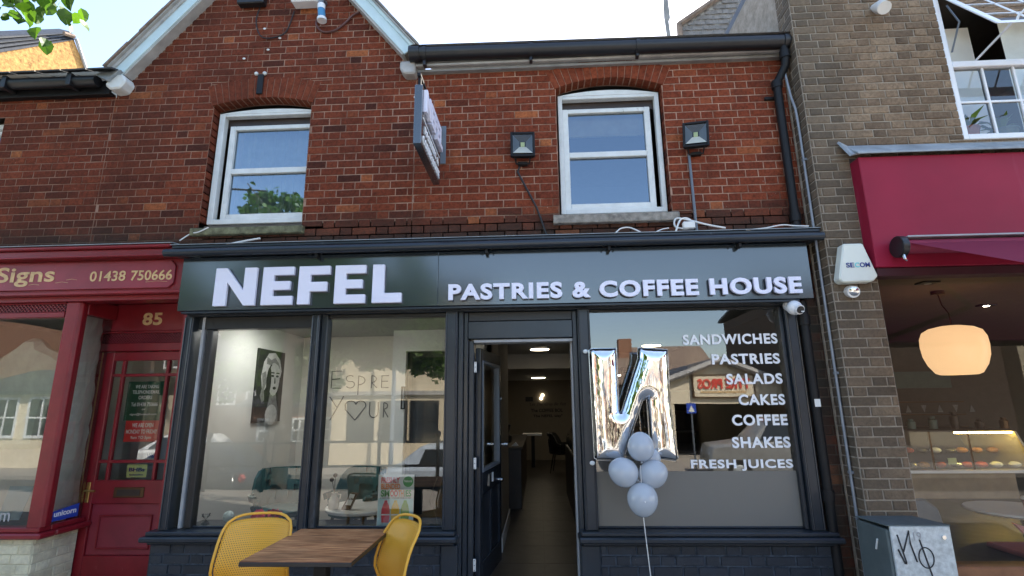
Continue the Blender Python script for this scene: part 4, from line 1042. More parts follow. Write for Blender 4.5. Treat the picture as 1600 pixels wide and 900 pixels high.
# notices on the door glass
def notice(x0, x1, z0, z1, y, m, lines, lab, cat='notice', mt='vinyl white', off=.02):
    t = thing('notice', lab, cat, ((x0+x1)/2, y, z0)); part('sheet', bx(x0, x1, y, y+.002, z0, z1), m, t)
    for body, fx, fz, fw, fh in lines:
        part('lettering', text_mb(body, x0+fx*(x1-x0), z0+fz*(z1-z0), fw*(x1-x0), fh*(z1-z0), y-.001, .0006, off), mt, t, fixn=False)
    return t
notice(-3.99, -3.61, 1.43, 1.80, DY+.036, 'sign green', [('WE ARE TAKING', .2, .82, .62, .09), ('TELEPHONE/EMAIL', .14, .68, .72, .09), ('ORDERS', .32, .54, .36, .09), ('Tel 01438 750666', .15, .36, .7, .10), ('or', .45, .26, .1, .04), ('signs@hotmail.com', .15, .12, .7, .07)], 'green paper notice on the red door glass taking telephone orders')
notice(-3.96, -3.62, 1.235, 1.43, DY+.036, 'sign red paper', [('WE ARE OPEN', .2, .68, .62, .2), ('MONDAY TO FRIDAY', .05, .38, .9, .2), ('9am TO 5pm', .2, .1, .6, .17)], 'red paper notice giving opening days on the door glass')
notice(-3.88, -3.685, .915, 1.03, DY+.036, 'sticker yellow', [('BHBs', .1, .45, .8, .3), ('federation', .15, .15, .7, .12)], 'pale yellow sticker lettered in dark blue low on the door glass', 'sticker', 'navy print', .04)
notice(-3.74, -3.60, 1.07, 1.225, DY+.036, 'pale print', [('Wee', .25, .1, .6, .28)], 'small grey cat-like sticker under the red notice', 'sticker', 'navy print', .03)
# window display
sh = thing('paper_sheet', 'crumpled white paper sheet hanging inside the side window of the sign shop', 'paper', (-4.3, .2, .6))
mb = MB(); nu, nv = 8, 26; rnd = random.Random(4)
G = [[(-4.245-.045*(j/nv)**2+rnd.uniform(-.010, .010), .11+.29*i/nu, .64+1.78*j/nv) for i in range(nu+1)] for j in range(nv+1)]
for j in range(nv):
    for i in range(nu): mb.q(G[j][i], G[j][i+1], G[j+1][i+1], G[j+1][i])
part('sheet', mb, 'paper sheet', sh)
tag(part('printed_shirt', MB().prism([(-5.02, .15, 1.2), (-5.0, .15, 1.75), (-5.08, .14, 1.95), (-5.02, .13, 2.03), (-4.86, .12, 2.12), (-4.80, .13, 2.20), (-4.66, .13, 2.20), (-4.62, .12, 2.12), (-4.48, .13, 2.06), (-4.36, .14, 1.98), (-4.34, .15, 1.6), (-4.50, .15, 1.62), (-4.52, .15, 1.2)], (0, .14, 0)), 'shirt green', None, bev=.05, smooth=True), 'pale green T-shirt on a headless torso in the sign shop window', 'shirt')
tag(part('backdrop_sheet', bx(-5.3, -4.45, .55, .56, .60, 1.35), 'paper sheet', None), 'pale sheet standing behind the red framed window beside the blue paper', 'sheet')
tag(part('dark_banner', bx(-4.95, -4.45, .48, .49, 1.36, 1.62), 'pot green', None), 'dark green banner strip below the T-shirt in the window', 'banner')
tag(part('blue_leaflet', MB().prism([(-4.78, .2, .60), (-4.58, .2, .60), (-4.50, .2, .88), (-4.72, .2, .88)], (0, .004, 0)), 'paper blue', None), 'pale blue leaflet leaning low in the red framed window', 'leaflet')
wt = thing('website_lettering', 'grey lettering ending in .com across the bottom of the red framed window', 'lettering', (-4.6, .028, .62))
letters(wt, text_mb('s.com', -4.79, .625, .30, .07, .026, .001, .012), 'line grey')
un = thing('window_sticker', 'blue sticker lettered unicorn at the foot of the side window', 'sticker', (-4.2, .25, .63))
part('sheet', MB().prism([(-4.206, .11, .60), (-4.206, .38, .60), (-4.206, .38, .71), (-4.206, .11, .68)], (-.003, 0, 0)), 'blue print', un)
mb = text_mb('unicorn', 0, .635, .22, .045, 0, .001, .03); mb.v = [(-4.205-v[1]+.0005, .135+v[0], v[2]) for v in mb.v]; letters(un, mb, 'vinyl white')

# ================================================================== CAFE INTERIOR
FZ, CZ = .10, 2.42
struct('cafe_floor', bx(-3.1, 2.38, .12, 9.85, 0, FZ-.002), 'dark wood')
cfl = bpy.data.objects['cafe_floor']; ORG['cafe_floor'] = cfl.location.copy()
for j in range(16):
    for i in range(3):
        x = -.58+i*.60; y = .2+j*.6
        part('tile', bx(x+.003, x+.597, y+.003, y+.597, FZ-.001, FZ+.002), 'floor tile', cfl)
struct('cafe_ceiling', MB().q((-3.1, .05, CZ), (2.38, .05, CZ), (2.38, 4.9, CZ), (-3.1, 4.9, CZ)).q((-3.1, 4.9, 2.16), (2.38, 4.9, 2.16), (2.38, 4.9, CZ), (-3.1, 4.9, CZ)).q((-3.1, 4.9, 2.16), (2.38, 4.9, 2.16), (2.38, 9.9, 2.16), (-3.1, 9.9, 2.16)), 'ceiling paint')
struct('cafe_side_wall', bx(-3.10, -3.04, .10, 9.9, FZ, CZ), 'plaster grey')
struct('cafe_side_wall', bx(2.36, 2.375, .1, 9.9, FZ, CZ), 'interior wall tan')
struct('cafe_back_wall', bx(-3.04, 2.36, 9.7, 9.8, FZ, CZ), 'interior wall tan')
struct('cafe_front_wall', bx(-3.1, 2.38, .0, .1, 2.366, 3.2), 'plaster dark')
struct('partition', bx(-3.04, -1.66, 2.12, 2.2, FZ, CZ), 'plaster warm')
struct('pillar', bx(-1.72, -1.56, 1.62, 2.2, FZ, CZ), 'plaster grey')
struct('bulkhead', bx(-1.56, -.62, 1.62, 2.2, 2.17, CZ), 'plaster grey')
struct('partition', bx(-.50, -.43, 1.15, 2.9, FZ, CZ), 'interior wall tan')
struct('partition', bx(-.60, -.56, .95, 1.7, FZ, CZ), 'plaster warm')  # wall added to keep the left room's light out of the corridor
struct('skirting', bx(-.409, -.395, 1.15, 2.6, FZ, FZ+.14), 'white gloss')
gd = thing('glazed_door', 'tall dark glazed inner door with a black bar handle in the cafe', 'door', (-1.2, 1.7, FZ))
part('leaf', bx(-1.555, -.62, 1.70, 1.74, FZ, 2.165), 'black satin', gd, bev=.004)
part('handle', frame_rect(MB(), -1.60, -1.55, 1.50, 1.76, .014, .014, .014, 1.60, 1.63), 'black metal', gd, bev=.002)
part('pane', MB().q((-1.50, 1.695, .3), (-.66, 1.695, .3), (-.66, 1.695, 2.1), (-1.50, 1.695, 2.1)), 'car glass', gd)
def stroke(parent, pts, r=.0065, y=2.114, m='grey print'):
    part('letter', MB().tube([(x, y, z) for x, z in pts], r, 5), m, parent)
wl = thing('wall_lettering', 'thin dark handwriting on the pale wall, espresso above yourself with a heart', 'lettering', (-2.2, 2.1, 1.4))
def arcp(cx, cz, rx, rz, a0, a1, n=12): return [(cx+rx*cos(radians(a0+(a1-a0)*i/n)), cz+rz*sin(radians(a0+(a1-a0)*i/n))) for i in range(n+1)]
x = -2.65
stroke(wl, [(x+.14, 1.98), (x+.01, 1.98), (x+.01, 1.77), (x+.14, 1.765)]); stroke(wl, [(x+.01, 1.875), (x+.12, 1.885)])
stroke(wl, arcp(-2.40, 1.885, .05, .038, 40, 250)+arcp(-2.395, 1.81, .055, .042, 80, -150)[1:])
stroke(wl, [(-2.29, 1.68), (-2.29, 1.92)]); stroke(wl, arcp(-2.29, 1.86, .085, .055, 88, -88))
stroke(wl, [(-2.12, 1.76), (-2.12, 1.92)]); stroke(wl, arcp(-2.12, 1.875, .06, .042, 90, -90)+[(-2.05, 1.765)])
stroke(wl, [(-1.90, 1.915), (-1.99, 1.915), (-1.99, 1.765), (-1.90, 1.765)]); stroke(wl, [(-1.99, 1.845), (-1.91, 1.845)])
stroke(wl, arcp(-1.81, 1.885, .04, .033, 40, 250)+arcp(-1.805, 1.81, .045, .040, 80, -150)[1:])
stroke(wl, [(-2.65, 1.66), (-2.55, 1.53)]); stroke(wl, [(-2.47, 1.665), (-2.63, 1.37)])
stroke(wl, [(-2.31, 1.37), (-2.44, 1.50)]+arcp(-2.375, 1.55, .07, .055, 200, 10, 8)+arcp(-2.245, 1.55, .065, .055, 170, -30, 8)+[(-2.31, 1.37)])
stroke(wl, [(-2.13, 1.59)]+arcp(-2.075, 1.46, .055, .06, 180, 360, 10)+[(-2.02, 1.59)])
stroke(wl, [(-1.95, 1.40), (-1.95, 1.58)]); stroke(wl, arcp(-1.95, 1.54, .05, .04, 90, -90)+[(-1.89, 1.40)])
stroke(wl, arcp(-1.79, 1.555, .04, .03, 40, 250)+arcp(-1.785, 1.48, .045, .04, 80, -150)[1:])
# black and white portrait canvas (a plain invented portrait)
pc = thing('portrait_canvas', 'tall black and white portrait canvas on the cafe side wall', 'picture', (-3.0, 1.3, 1.4))
part('canvas', bx(-3.04, -3.015, 1.02, 1.60, 1.38, 2.17), 'black print', pc, bev=.003)
def pface(pts, m, d=.001):
    return MB().prism([(-3.0145, 1.02+p[0]*.58, 1.38+p[1]*.79) for p in pts], (d, 0, 0))
def ell(cx, cy, rx, ry, a0=0, a1=360, n=16): return [(cx+rx*cos(radians(a0+(a1-a0)*i/n)), cy+ry*sin(radians(a0+(a1-a0)*i/n))) for i in range(n+(0 if a1-a0 == 360 else 1))]
part('hair', pface([(.22, .42), (.14, .62), (.20, .82), (.36, .95), (.60, .97), (.80, .88), (.90, .72), (.86, .62), (.70, .80), (.45, .80), (.36, .66), (.40, .52), (.30, .44)], 0), 'pale print', pc)
part('hair_lock', pface([(.16, .66), (.22, .50), (.16, .36), (.24, .26), (.32, .30), (.28, .44), (.36, .56), (.30, .70)], 0, .0012), 'mid print', pc); part('hair_wave', pface([(.30, .90), (.46, .86), (.60, .90), (.74, .84), (.84, .74), (.74, .80), (.58, .83), (.42, .79), (.30, .80)], 0, .0026), 'mid print', pc)
part('face', pface(ell(.63, .60, .21, .24), 0, .0015), 'pale print', pc); part('shade', pface(ell(.43, .56, .09, .20), 0, .0022), 'black print', pc)
part('neck', pface([(.52, .40), (.72, .42), (.86, .18), (.90, .0), (.42, .0), (.45, .18)], 0, .0012), 'mid print', pc)
part('shoulder', pface(ell(.62, .10, .22, .14), 0, .0018), 'pale print', pc)
for p in (ell(.56, .64, .055, .016), ell(.74, .64, .055, .016), ell(.66, .47, .06, .022), ell(.56, .685, .07, .010), ell(.75, .685, .07, .010), [(.64, .62), (.66, .62), (.69, .54), (.64, .53)]): part('feature', pface(p, 0, .003), 'black print', pc)
# lamps in the ceiling
def disc(x, y, z, r, lab, m='lamp disc'): 
    t = thing('ceiling_lamp', lab, 'ceiling lamp', (x, y, z), 'round led lamps on the cafe ceiling'); part('rim', MB().lathe([(r*1.08, z-.02), (r*1.08, z)], (x, y, 0), 24), 'upvc white', t, smooth=True)
    part('diffuser', MB().lathe([(r*.6, z-.034), (r, z-.028), (r, z-.0205)], (x, y, 0), 24), m, t, smooth=True)
disc(.03, 3.9, CZ, .15, 'round lit ceiling lamp nearest inside the open cafe door')
disc(.0, 7.9, 2.16, .16, 'round lit ceiling lamp further down behind the open cafe door')
disc(1.75, 3.6, CZ, .14, 'round lit ceiling lamp above the foil balloon, upper of two')
disc(1.75, 7.2, 2.16, .15, 'round lit ceiling lamp seen between the legs of the foil balloon')
disc(-2.5, .75, CZ, .17, 'added unseen ceiling lamp over the teal chairs brightening the room', 'added room fill')  # added lamp, out of view, lifts the left room's walls
for x, z in ((.10, 1.76), (.06, 1.68)):
    tag(part('lamp_reflection', MB().tube([(x, 9.69, z), (x, 9.66, z)], .045, 16, True), 'lamp reflection glow', None), 'small lit lamp reflection over the motto at the back, the %s of two' % ('upper' if z > 1.75 else 'lower'), 'lamp reflection', 'small glowing lamp reflections at the back')  # glowing discs built in place of lamp reflections on the back wall
bw = thing('back_wall_lettering', 'dark motto lettering on the far wall seen through the door', 'lettering', (.1, 9.69, 1.4))
for body, x0, z0, w_, h_, off, sh in (('"Let The Grey Be Felt', -.27, 1.47, 1.0, .10, .0, .4), ('The COFFEE BOL', -.22, 1.32, .85, .09, .03, 0), ('The NEFEL way"', -.16, 1.17, .78, .09, .03, 0)):
    part('line', text_mb(body, x0, z0, w_, h_, 9.69, .004, off, shear=sh), 'black print', bw, fixn=False)
tag(part('wall_sign', bx(-.36, -.16, 9.66, 9.69, 1.60, 1.72), 'black print', None), 'small dark sign on the far cafe wall above the motto', 'sign')
def shellchair(name, label, x, y, rot, m, group=None, z=FZ, arms=True):
    t = thing(name, label, 'chair', (0, 0, 0), group)
    mb = MB(); n = 18; m_ = 7
    P0 = []
    for i in range(n+1):
        a = radians(-125+250*i/n); rx, ry = .29, .27
        top = .36+(.28*max(0, cos(a*.95))**1.1 if arms else .3)
        top = .66+ (.16 if abs(a) < .9 else .16*max(0, (1.45-abs(a))/.55) if abs(a) < 1.45 else 0) - (.66-.60 if abs(a) > 1.45 else 0)
        col = []
        for j in range(m_+1):
            k = j/m_; zz = .40+(top-.40)*k; f = .80+.20*k
            col.append((-rx*sin(a)*f, ry*cos(a)*f, zz))
        P0.append(col)
    for i in range(n):
        for j in range(m_): mb.q(P0[i][j], P0[i+1][j], P0[i+1][j+1], P0[i][j+1])
    o = part('backrest', mb, m, t, smooth=False); sm = o.modifiers.new('s', 'SOLIDIFY'); sm.thickness = .03
    part('seat', MB().lathe([(.20, .38), (.25, .40), (.255, .44), (.22, .46), (.01, .465)], (0, 0, 0), 20), m, t, smooth=True)
    for sx in (-1, 1):
        for sy in (-1, 1): part('leg', MB().tube([(sx*.14, sy*.14, .39), (sx*.21, sy*.21, 0)], [.016, .010], 8), 'black metal', t, smooth=True)
    t.location = (x, y, z); t.rotation_euler = (0, 0, rot); return t
shellchair('tub_chair', 'teal tub chair with curved arms behind the left cafe window', -2.62, 1.0, radians(28), 'teal shell')
shellchair('tub_chair', 'teal tub chair behind the window mullion facing the round table', -1.87, 1.0, radians(-20), 'teal shell')
shellchair('tub_chair', 'dark chair at the back wall seen through the open door', .45, 7.2, radians(80), 'black satin')
rt = thing('round_table', 'pale round marble topped table behind the middle cafe window', 'table', (-1.62, .62, FZ))
part('top', MB().lathe([(.34, .615), (.345, .635), (.34, .645), (.01, .645)], (-1.64, .60, 0), 32), 'white gloss', rt, smooth=True)
part('column', MB().tube([(-1.64, .60, FZ), (-1.64, .60, .615)], .03, 10), 'black metal', rt); part('base', MB().lathe([(.2, FZ), (.2, FZ+.015), (.03, FZ+.03)], (-1.64, .60, 0), 24), 'black metal', rt)
jg = thing('jug', 'cream stoneware bottle vase on the round table', 'vase', (-1.86, .42, .646))
part('body', MB().lathe([(.040, .646), (.046, .66), (.046, .72), (.025, .755), (.023, .775), (.030, .785), (.022, .785)], (-1.86, .42, 0), 18), 'bottle white', jg, smooth=True)
part('handle', MB().tube([(-1.835, .42, .775), (-1.80, .42, .768), (-1.805, .42, .735), (-1.825, .42, .725)], .006, 6), 'bottle white', jg)
for i, (dx, h_) in enumerate(((0, .19), (-.02, .14))):
    part('stem', MB().tube([(-1.86, .42, .78), (-1.86+dx, .42, .78+h_*.6), (-1.86+dx*1.5, .42, .78+h_*.75)], .003, 5), 'bark', jg); part('dried_head', MB().sphere((-1.86+dx*1.5, .42, .79+h_*.75), .02, 9, 6), 'dark wood', jg)
mh = thing('card_holder', 'wooden block holding a small white coffee card on the round table', 'card holder', (-1.70, .40, .646))
part('block', MB().prism([(-1.78, .38, .646), (-1.70, .38, .646), (-1.64, .38, .78), (-1.70, .38, .79)], (0, .05, 0)), 'dark wood', mh, bev=.003)
part('card', MB().prism([(-1.735, .376, .69), (-1.69, .376, .685), (-1.655, .376, .775), (-1.70, .376, .782)], (0, .003, 0)), 'paper white', mh)
part('print', text_mb('The Coffee', -1.715, .73, .045, .02, .3755, .0004, .03), 'black print', mh, fixn=False)
tag(part('glass_ball', MB().sphere((-2.69, .2, .63), .045, 16, 12), 'foil', None, smooth=True), 'small mottled silver ball standing on the left window ledge', 'ball')
bpy.data.objects['glass_ball'].data.materials[0] = mat('marble ball', (.45, .56, .58), .35, var=.35, vs=40)
hg = thing('hourglass', 'small hourglass with black sand at the left end of the window ledge', 'hourglass', (-2.86, .12, .576))
part('upper_bulb', MB().lathe([(.030, .664), (.032, .650), (.004, .622)], (-2.84, .12, 0), 14), 'clear glass', hg, smooth=True)
part('lower_bulb', MB().lathe([(.004, .622), (.032, .594), (.030, .58)], (-2.84, .12, 0), 14), 'clear glass', hg, smooth=True)
part('sand', MB().lathe([(.027, .58), (.027, .59), (.005, .602)], (-2.84, .12, 0), 14), 'black print', hg)
for z in (.576, .664): part('cap', MB().lathe([(.034, z), (.034, z+.006)], (-2.84, .12, 0), 14), 'clear glass', hg)
struct('window_ledge', bx(-3.0, -.7, .09, .34, .54, .575), 'navy gloss')
rnd = random.Random(9)
for nm, cx, mm, lab in (('flower', -2.42, 'flower pink', 'bright pink artificial flower head on the window ledge behind the yellow chair'), ('flower', -2.29, 'flower dark', 'deep red artificial flower head on the window ledge behind the yellow chair')):
    mb = MB()
    for i in range(46):
        a = rnd.uniform(0, 6.28); e = rnd.uniform(-.2, 1.4); r = rnd.uniform(.02, .055); c = Vector((cx+cos(a)*cos(e)*r*1.3, .2+sin(a)*cos(e)*r, .635+sin(e)*r*.8)); s1 = Vector((rnd.uniform(-1, 1), rnd.uniform(-1, 1), rnd.uniform(-1, 1))).normalized()*.016; s2 = s1.orthogonal().normalized()*.016
        mb.q(c-s1-s2, c+s1-s2, c+s1+s2, c-s1+s2)
    tag(part(nm, mb, mm, None, fixn=False), lab, 'flower')
# smoothie poster on the glass
sp = thing('smoothie_poster', 'poster on the window for freshly blended smoothies with three bottles', 'poster', (-1.2, .04, .6))
X0, X1, Z0, Z1 = -1.345, -1.045, .585, .985
part('sheet', bx(X0, X1, .036, .038, Z0, Z1), 'paper white', sp); part('lower_print', bx(X0+.004, X1-.003, .0352, .0358, Z0+.004, Z0+.215), 'poster blue', sp)
for body, x, z, w_, h_, m_ in (('FRESHLY', .025, .335, .155, .045, 'poster red'), ('BLENDED', .025, .285, .16, .045, 'poster orange'), ('SM', .025, .228, .075, .052, 'poster green'), ('OO', .102, .228, .065, .052, 'poster red'), ('TH', .17, .228, .045, .052, 'poster orange'), ('IES', .222, .228, .056, .052, 'poster green')):
    part('lettering', text_mb(body, X0+x, Z0+z, w_, h_, .0345, .0005, .035, 1.0), m_, sp, fixn=False)
part('lettering', text_mb('A TASTY WAY TOWARDS YOUR 5 A DAY', X0+.02, Z0+.212, .26, .011, .0345, .0005, .02), 'grey print', sp, fixn=False)
part('badge', MB().tube([(X1-.05, .0355, Z1-.055), (X1-.05, .0345, Z1-.055)], .042, 22), 'poster green', sp); part('lettering', text_mb('Natural', X1-.082, Z1-.06, .064, .02, .0338, .0004, .02), 'vinyl white', sp, fixn=False)
for i, mm in enumerate(('juice pink', 'juice yellow', 'juice green')):
    cx = X0+.070+i*.080; pr = [(.030, .03), (.036, .09), (.034, .13), (.024, .165), (.014, .185), (.012, .20)]
    part('bottle', MB().prism([(cx+r_, .0350, Z0+z_) for r_, z_ in pr]+[(cx-r_, .0350, Z0+z_) for r_, z_ in reversed(pr)], (0, -.0006, 0)), mm, sp)
    part('bottle_band', bx(cx-.036, cx+.036, .0335, .0343, Z0+.085, Z0+.095), 'vinyl white', sp)
cable([(-.86, .06, .95), (-.90, .055, .84), (-.905, .055, .76), (-.87, .06, .68), (-.85, .06, .60)], .004, 'cable black', 'thin black lead hanging inside the window beside the smoothie poster')
# counters seen through the door
ct = thing('counter', 'dark serving counter on the left through the open door', 'counter', (-.9, 4.5, FZ))
part('carcass', bx(-1.9, -.27, 3.3, 6.3, FZ, .90), 'dark wood', ct, bev=.004); part('top', bx(-1.92, -.25, 3.28, 6.32, .90, .94), 'plaster dark', ct, bev=.004)
tag(part('coffee_grinder', MB().lathe([(.09, .94), (.10, 1.04), (.05, 1.08), (.09, 1.22), (.02, 1.24)], (-.55, 4.2, 0), 14), 'black satin', None, smooth=True), 'black coffee grinder standing on the dark counter', 'grinder')
tag(part('napkin_pile', MB().prism([(-.42, 3.5, .94), (-.32, 3.5, .94), (-.36, 3.5, .99)], (0, .1, 0)), 'paper white', None), 'white napkins on the near end of the dark counter', 'napkins')
for k in range(4): tag(part('bottle', MB().lathe([(.035, .94), (.035, 1.12), (.012, 1.17), (.012, 1.22)], (-1.2+k*.13, 5.3, 0), 10), 'bronze', None, smooth=True), 'brown syrup bottle %s on the dark counter' % ['at the wall end of the row', 'second from the wall end', 'second from the doorway end', 'at the doorway end of the row'][k], 'bottle', 'syrup bottles on the counter')
bt = thing('side_table', 'small pale table against the far cafe wall', 'table', (-.05, 8.0, FZ))
part('top', bx(-.4, .05, 7.9, 8.4, .82, .86), 'white gloss', bt); part('leg', bx(-.2, -.12, 8.1, 8.18, FZ, .82), 'black metal', bt)
dc = thing('display_fridge', 'dark glass fronted display cabinet right of the doorway inside', 'display cabinet', (.75, 2.4, FZ))
part('carcass', bx(.42, 1.3, 1.9, 4.6, FZ, .88), 'black satin', dc, bev=.01)
part('glass_front', MB().prism([(.44, 1.92, .88), (.44, 1.92, 1.02), (.60, 1.92, 1.24), (1.25, 1.92, 1.26), (1.25, 1.92, .88)], (0, 2.6, 0)), 'door glass', dc)
struct('counter_back_wall', bx(1.32, 2.35, 3.9, 4.0, FZ, 2.1), 'dark wood')
for i in range(5):
    tag(part('shelf', bx(1.35, 2.34, 3.6, 3.88, .8+i*.3, .82+i*.3), 'plaster dark', None), 'dark shelf, number %s up, behind the right cafe window' % ['one', 'two', 'three', 'four', 'five'][i], 'shelf')

# ================================================================== RIGHT-HAND CAFE (canopy, lamp, interior)
cf = thing('canopy_fascia', 'deep burgundy box fascia above the right-hand shop', 'canopy', (4.5, -.3, 2.57))
part('box', bx(2.69, 7.0, -.35, -.225, 2.57, 3.515), 'burgundy sheet', cf, bev=.005)
part('lower_board', bx(2.70, 7.0, -.33, -.21, 2.50, 2.568), 'dark red', cf, bev=.004)
aw = thing('rolled_awning', 'burgundy retractable awning on a black roller partly folded out', 'awning', (3.5, -.45, 2.7))
part('roller_end', MB().tube([(2.80, -.44, 2.705), (2.85, -.44, 2.705)], .085, 18), 'black plastic', aw, smooth=True, bev=.004)
part('roller', MB().tube([(2.85, -.44, 2.705), (7, -.44, 2.705)], .055, 16), 'burgundy cloth', aw, smooth=True)
part('crank_eye', MB().tube([(2.82, -.47, 2.65), (2.82, -.48, 2.60), (2.835, -.48, 2.585)], .010, 6), 'chrome', aw)
part('cover_rail', bx(2.86, 7, -.50, -.36, 2.765, 2.78), 'line grey', aw, bev=.003)
part('fabric', MB().q((2.87, -.46, 2.735), (7, -.46, 2.735), (7, -1.7, 2.14), (2.97, -1.7, 2.14)), 'awning cloth', aw, fixn=False)
part('front_bar', MB().tube([(2.97, -1.7, 2.13), (7, -1.7, 2.13)], .03, 8), 'black metal', aw)
part('folding_arm', MB().tube([(3.4, -.45, 2.66), (4.2, -1.0, 2.42), (3.6, -1.68, 2.13)], .025, 8), 'black metal', aw)
for x in (2.93, 3.06): part('fixing', bx(x, x+.05, -.37, -.352, 2.785, 2.80), 'black print', aw)
struct('right_cafe_floor', bx(2.8, 9, -.1, 7, .2, .28), 'floor tile')
struct('right_cafe_ceiling', MB().q((2.76, -.1, 2.66), (9.5, -.1, 2.66), (9.5, 7, 2.66), (2.76, 7, 2.66)), 'ceiling brown')
struct('right_cafe_wall', MB().q((2.76, 6, .2), (9.5, 6, .2), (9.5, 6, 2.66), (2.76, 6, 2.66)).q((2.762, -.1, .2), (2.762, 6, .2), (2.762, 6, 2.66), (2.762, -.1, 2.66)).q((9.5, -.1, .2), (9.5, 6, .2), (9.5, 6, 2.66), (9.5, -.1, 2.66)), 'plaster dark')
rs = thing('right_shop_window', 'big frameless shop window of the right-hand cafe with a timber sill', 'window', (4.5, -.15, .3))
part('pane', MB().q((2.757, -.15, .33), (6.5, -.15, .33), (6.5, -.15, 2.52), (2.757, -.15, 2.52)), 'clear glass', rs, fixn=False)
part('sill', bx(2.757, 6.5, -.22, -.05, .22, .37), 'timber', rs, bev=.01)
part('edge_trim', bx(2.757, 2.775, -.17, -.12, .37, .78), 'cream panel', rs)
pl = thing('pendant_lamp', 'big glowing amber glass pendant lamp in the right-hand cafe', 'lamp', (4.19, 1.0, 1.75))
LX, LY = 4.20, 1.0
part('rose', MB().lathe([(.06, 2.62), (.06, 2.655)], (4.22, 1.1, 0), 16), 'bronze', pl, smooth=True)
part('cord', MB().tube([(4.22, 1.1, 2.62), (4.20, 1.05, 2.50), (4.215, 1.0, 2.40), (4.215, LY, 2.29)], .006, 6), 'bronze', pl, smooth=True)
part('shade', MB().lathe([(.150, 1.785), (.185, 1.80), (.235, 1.88), (.264, 1.97), (.273, 2.07), (.268, 2.15), (.242, 2.215), (.185, 2.25), (.10, 2.27), (.02, 2.275)], (LX, LY, 0), 40), 'pendant glass', pl, smooth=True)
for i, (x, y) in enumerate(((3.80, .65), (5.45, 2.0), (3.75, 3.2), (7.2, 3.0))):
    t = thing('spotlight', ['square unlit ceiling spotlight nearest the pier', 'lit ceiling spotlight to the right of the amber lamp', 'lit ceiling spotlight left of the amber lamp', 'ceiling spotlight deep in the right-hand cafe'][i], 'spotlight', (x, y, 2.65))
    part('bezel', bx(x-.08, x+.08, y-.06, y+.06, 2.645, 2.658), 'black print', t); part('bulb', MB().lathe([(.03, 2.64), (.03, 2.645)], (x, y, 0), 10), 'downlight' if i in (1, 2) else 'line grey', t)
dk = thing('pastry_counter', 'long pastry display counter with pale front in the right-hand cafe', 'counter', (6, 3.0, .28))
part('front_panel', bx(3.6, 6.2, 3.0, 3.05, .28, .60), 'beige panel', dk); part('lower_panel', bx(3.6, 6.2, 3.02, 3.06, .28, .45), 'timber', dk)
part('ledge', bx(3.4, 8.5, 2.92, 3.06, .60, .64), 'white gloss', dk, bev=.004); part('deck', bx(3.4, 8.5, 3.06, 4.0, .60, .63), 'dark wood', dk)
part('top', bx(3.4, 6.3, 3.0, 4.0, 1.12, 1.14), 'plaster dark', dk); part('side_panel', MB().prism([(6.3, 3.0, 1.12), (6.5, 3.0, .64), (6.5, 4, .64), (6.3, 4, 1.12)], (.03, 0, 0)), 'cream panel', dk)
for x in (4.0, 4.6, 5.2, 5.7): part('divider', bx(x, x+.02, 3.0, 3.02, .64, 1.12), 'bronze', dk)
part('light_strip', bx(5.55, 6.28, 3.0, 3.03, 1.095, 1.118), 'led strip', dk)
part('glass_front', MB().q((3.4, 3.0, .64), (6.4, 3.0, .64), (6.3, 3.0, 1.12), (3.4, 3.0, 1.12)), 'clear glass', dk, fixn=False)
rnd = random.Random(12)
ORD = 'first second third fourth fifth sixth seventh eighth ninth tenth eleventh twelfth thirteenth fourteenth'.split()
for i in range(26):
    x = 4.05+(i % 13)*.19+rnd.uniform(-.03, .03); y = 3.15+(i//13)*.3; mm = rnd.choice(('food orange', 'food red', 'foil', 'food orange', 'foil', 'paper white')); zz = .64+(i//13)*.16
    tag(part('pastry', MB().sphere((x, y, zz+.045), .065, 10, 6, (1.1, 1, .6)), mm, None, smooth=True), '%s on the %s of the lit counter, %s from the pier' % ({'food orange': 'golden pastry', 'food red': 'red pastry', 'foil': 'foil packet', 'paper white': 'white packet'}[mm], ['front tray', 'raised tray'][i//13], ORD[i % 13]), 'pastry', 'food on display in the counter')
for x in (4.62, 5.42): tag(part('price_card', bx(x, x+.11, 3.04, 3.045, .70, .78), 'sticker yellow', None), 'yellow price card in the counter, %s of two' % ('nearer the pier' if x < 5 else 'further from the pier'), 'card')
for i in range(9):
    x = 3.9+i*.33+rnd.uniform(-.05, .05); hh = rnd.uniform(.12, .26)
    tag(part('jar', MB().lathe([(.05, 1.14), (.055, 1.14+hh*.7), (.03, 1.14+hh*.8), (.035, 1.14+hh)], (x, 3.35, 0), 10), rnd.choice(('bronze', 'pot green', 'foil', 'dark wood')), None, smooth=True), 'small jar or bottle on top of the pastry counter, %s from the pier' % ORD[i], 'jar', 'jars on the pastry counter')
bk = thing('back_bar', 'dark shelved back bar behind the pastry counter', 'shelf', (5.5, 5.5, 1))
part('menu_board', bx(3.6, 7.6, 5.6, 5.7, 1.75, 2.05), 'pot green', bk)
for i in range(3): part('shelf', bx(3.6, 7.6, 5.4, 5.7, 1.05+i*.22, 1.07+i*.22), 'bronze', bk)
for i in range(14): tag(part('bunting_flag', MB().prism([(3.9+i*.26, 4.9, 1.33), (3.99+i*.26, 4.9, 1.33), (3.945+i*.26, 4.9, 1.45)] if i % 2 else [(3.9+i*.26, 4.9, 1.45), (3.99+i*.26, 4.9, 1.45), (3.945+i*.26, 4.9, 1.33)], (0, .004, 0)), 'mid print', None), 'pale %s bunting triangle above the pastry counter, %s from the pier' % ('downward' if i % 2 == 0 else 'upward', ORD[i]), 'bunting', 'bunting above the counter')
r2 = thing('round_table', 'pale round table edge with a maroon cup at the right picture edge', 'table', (4.5, 1, .28))
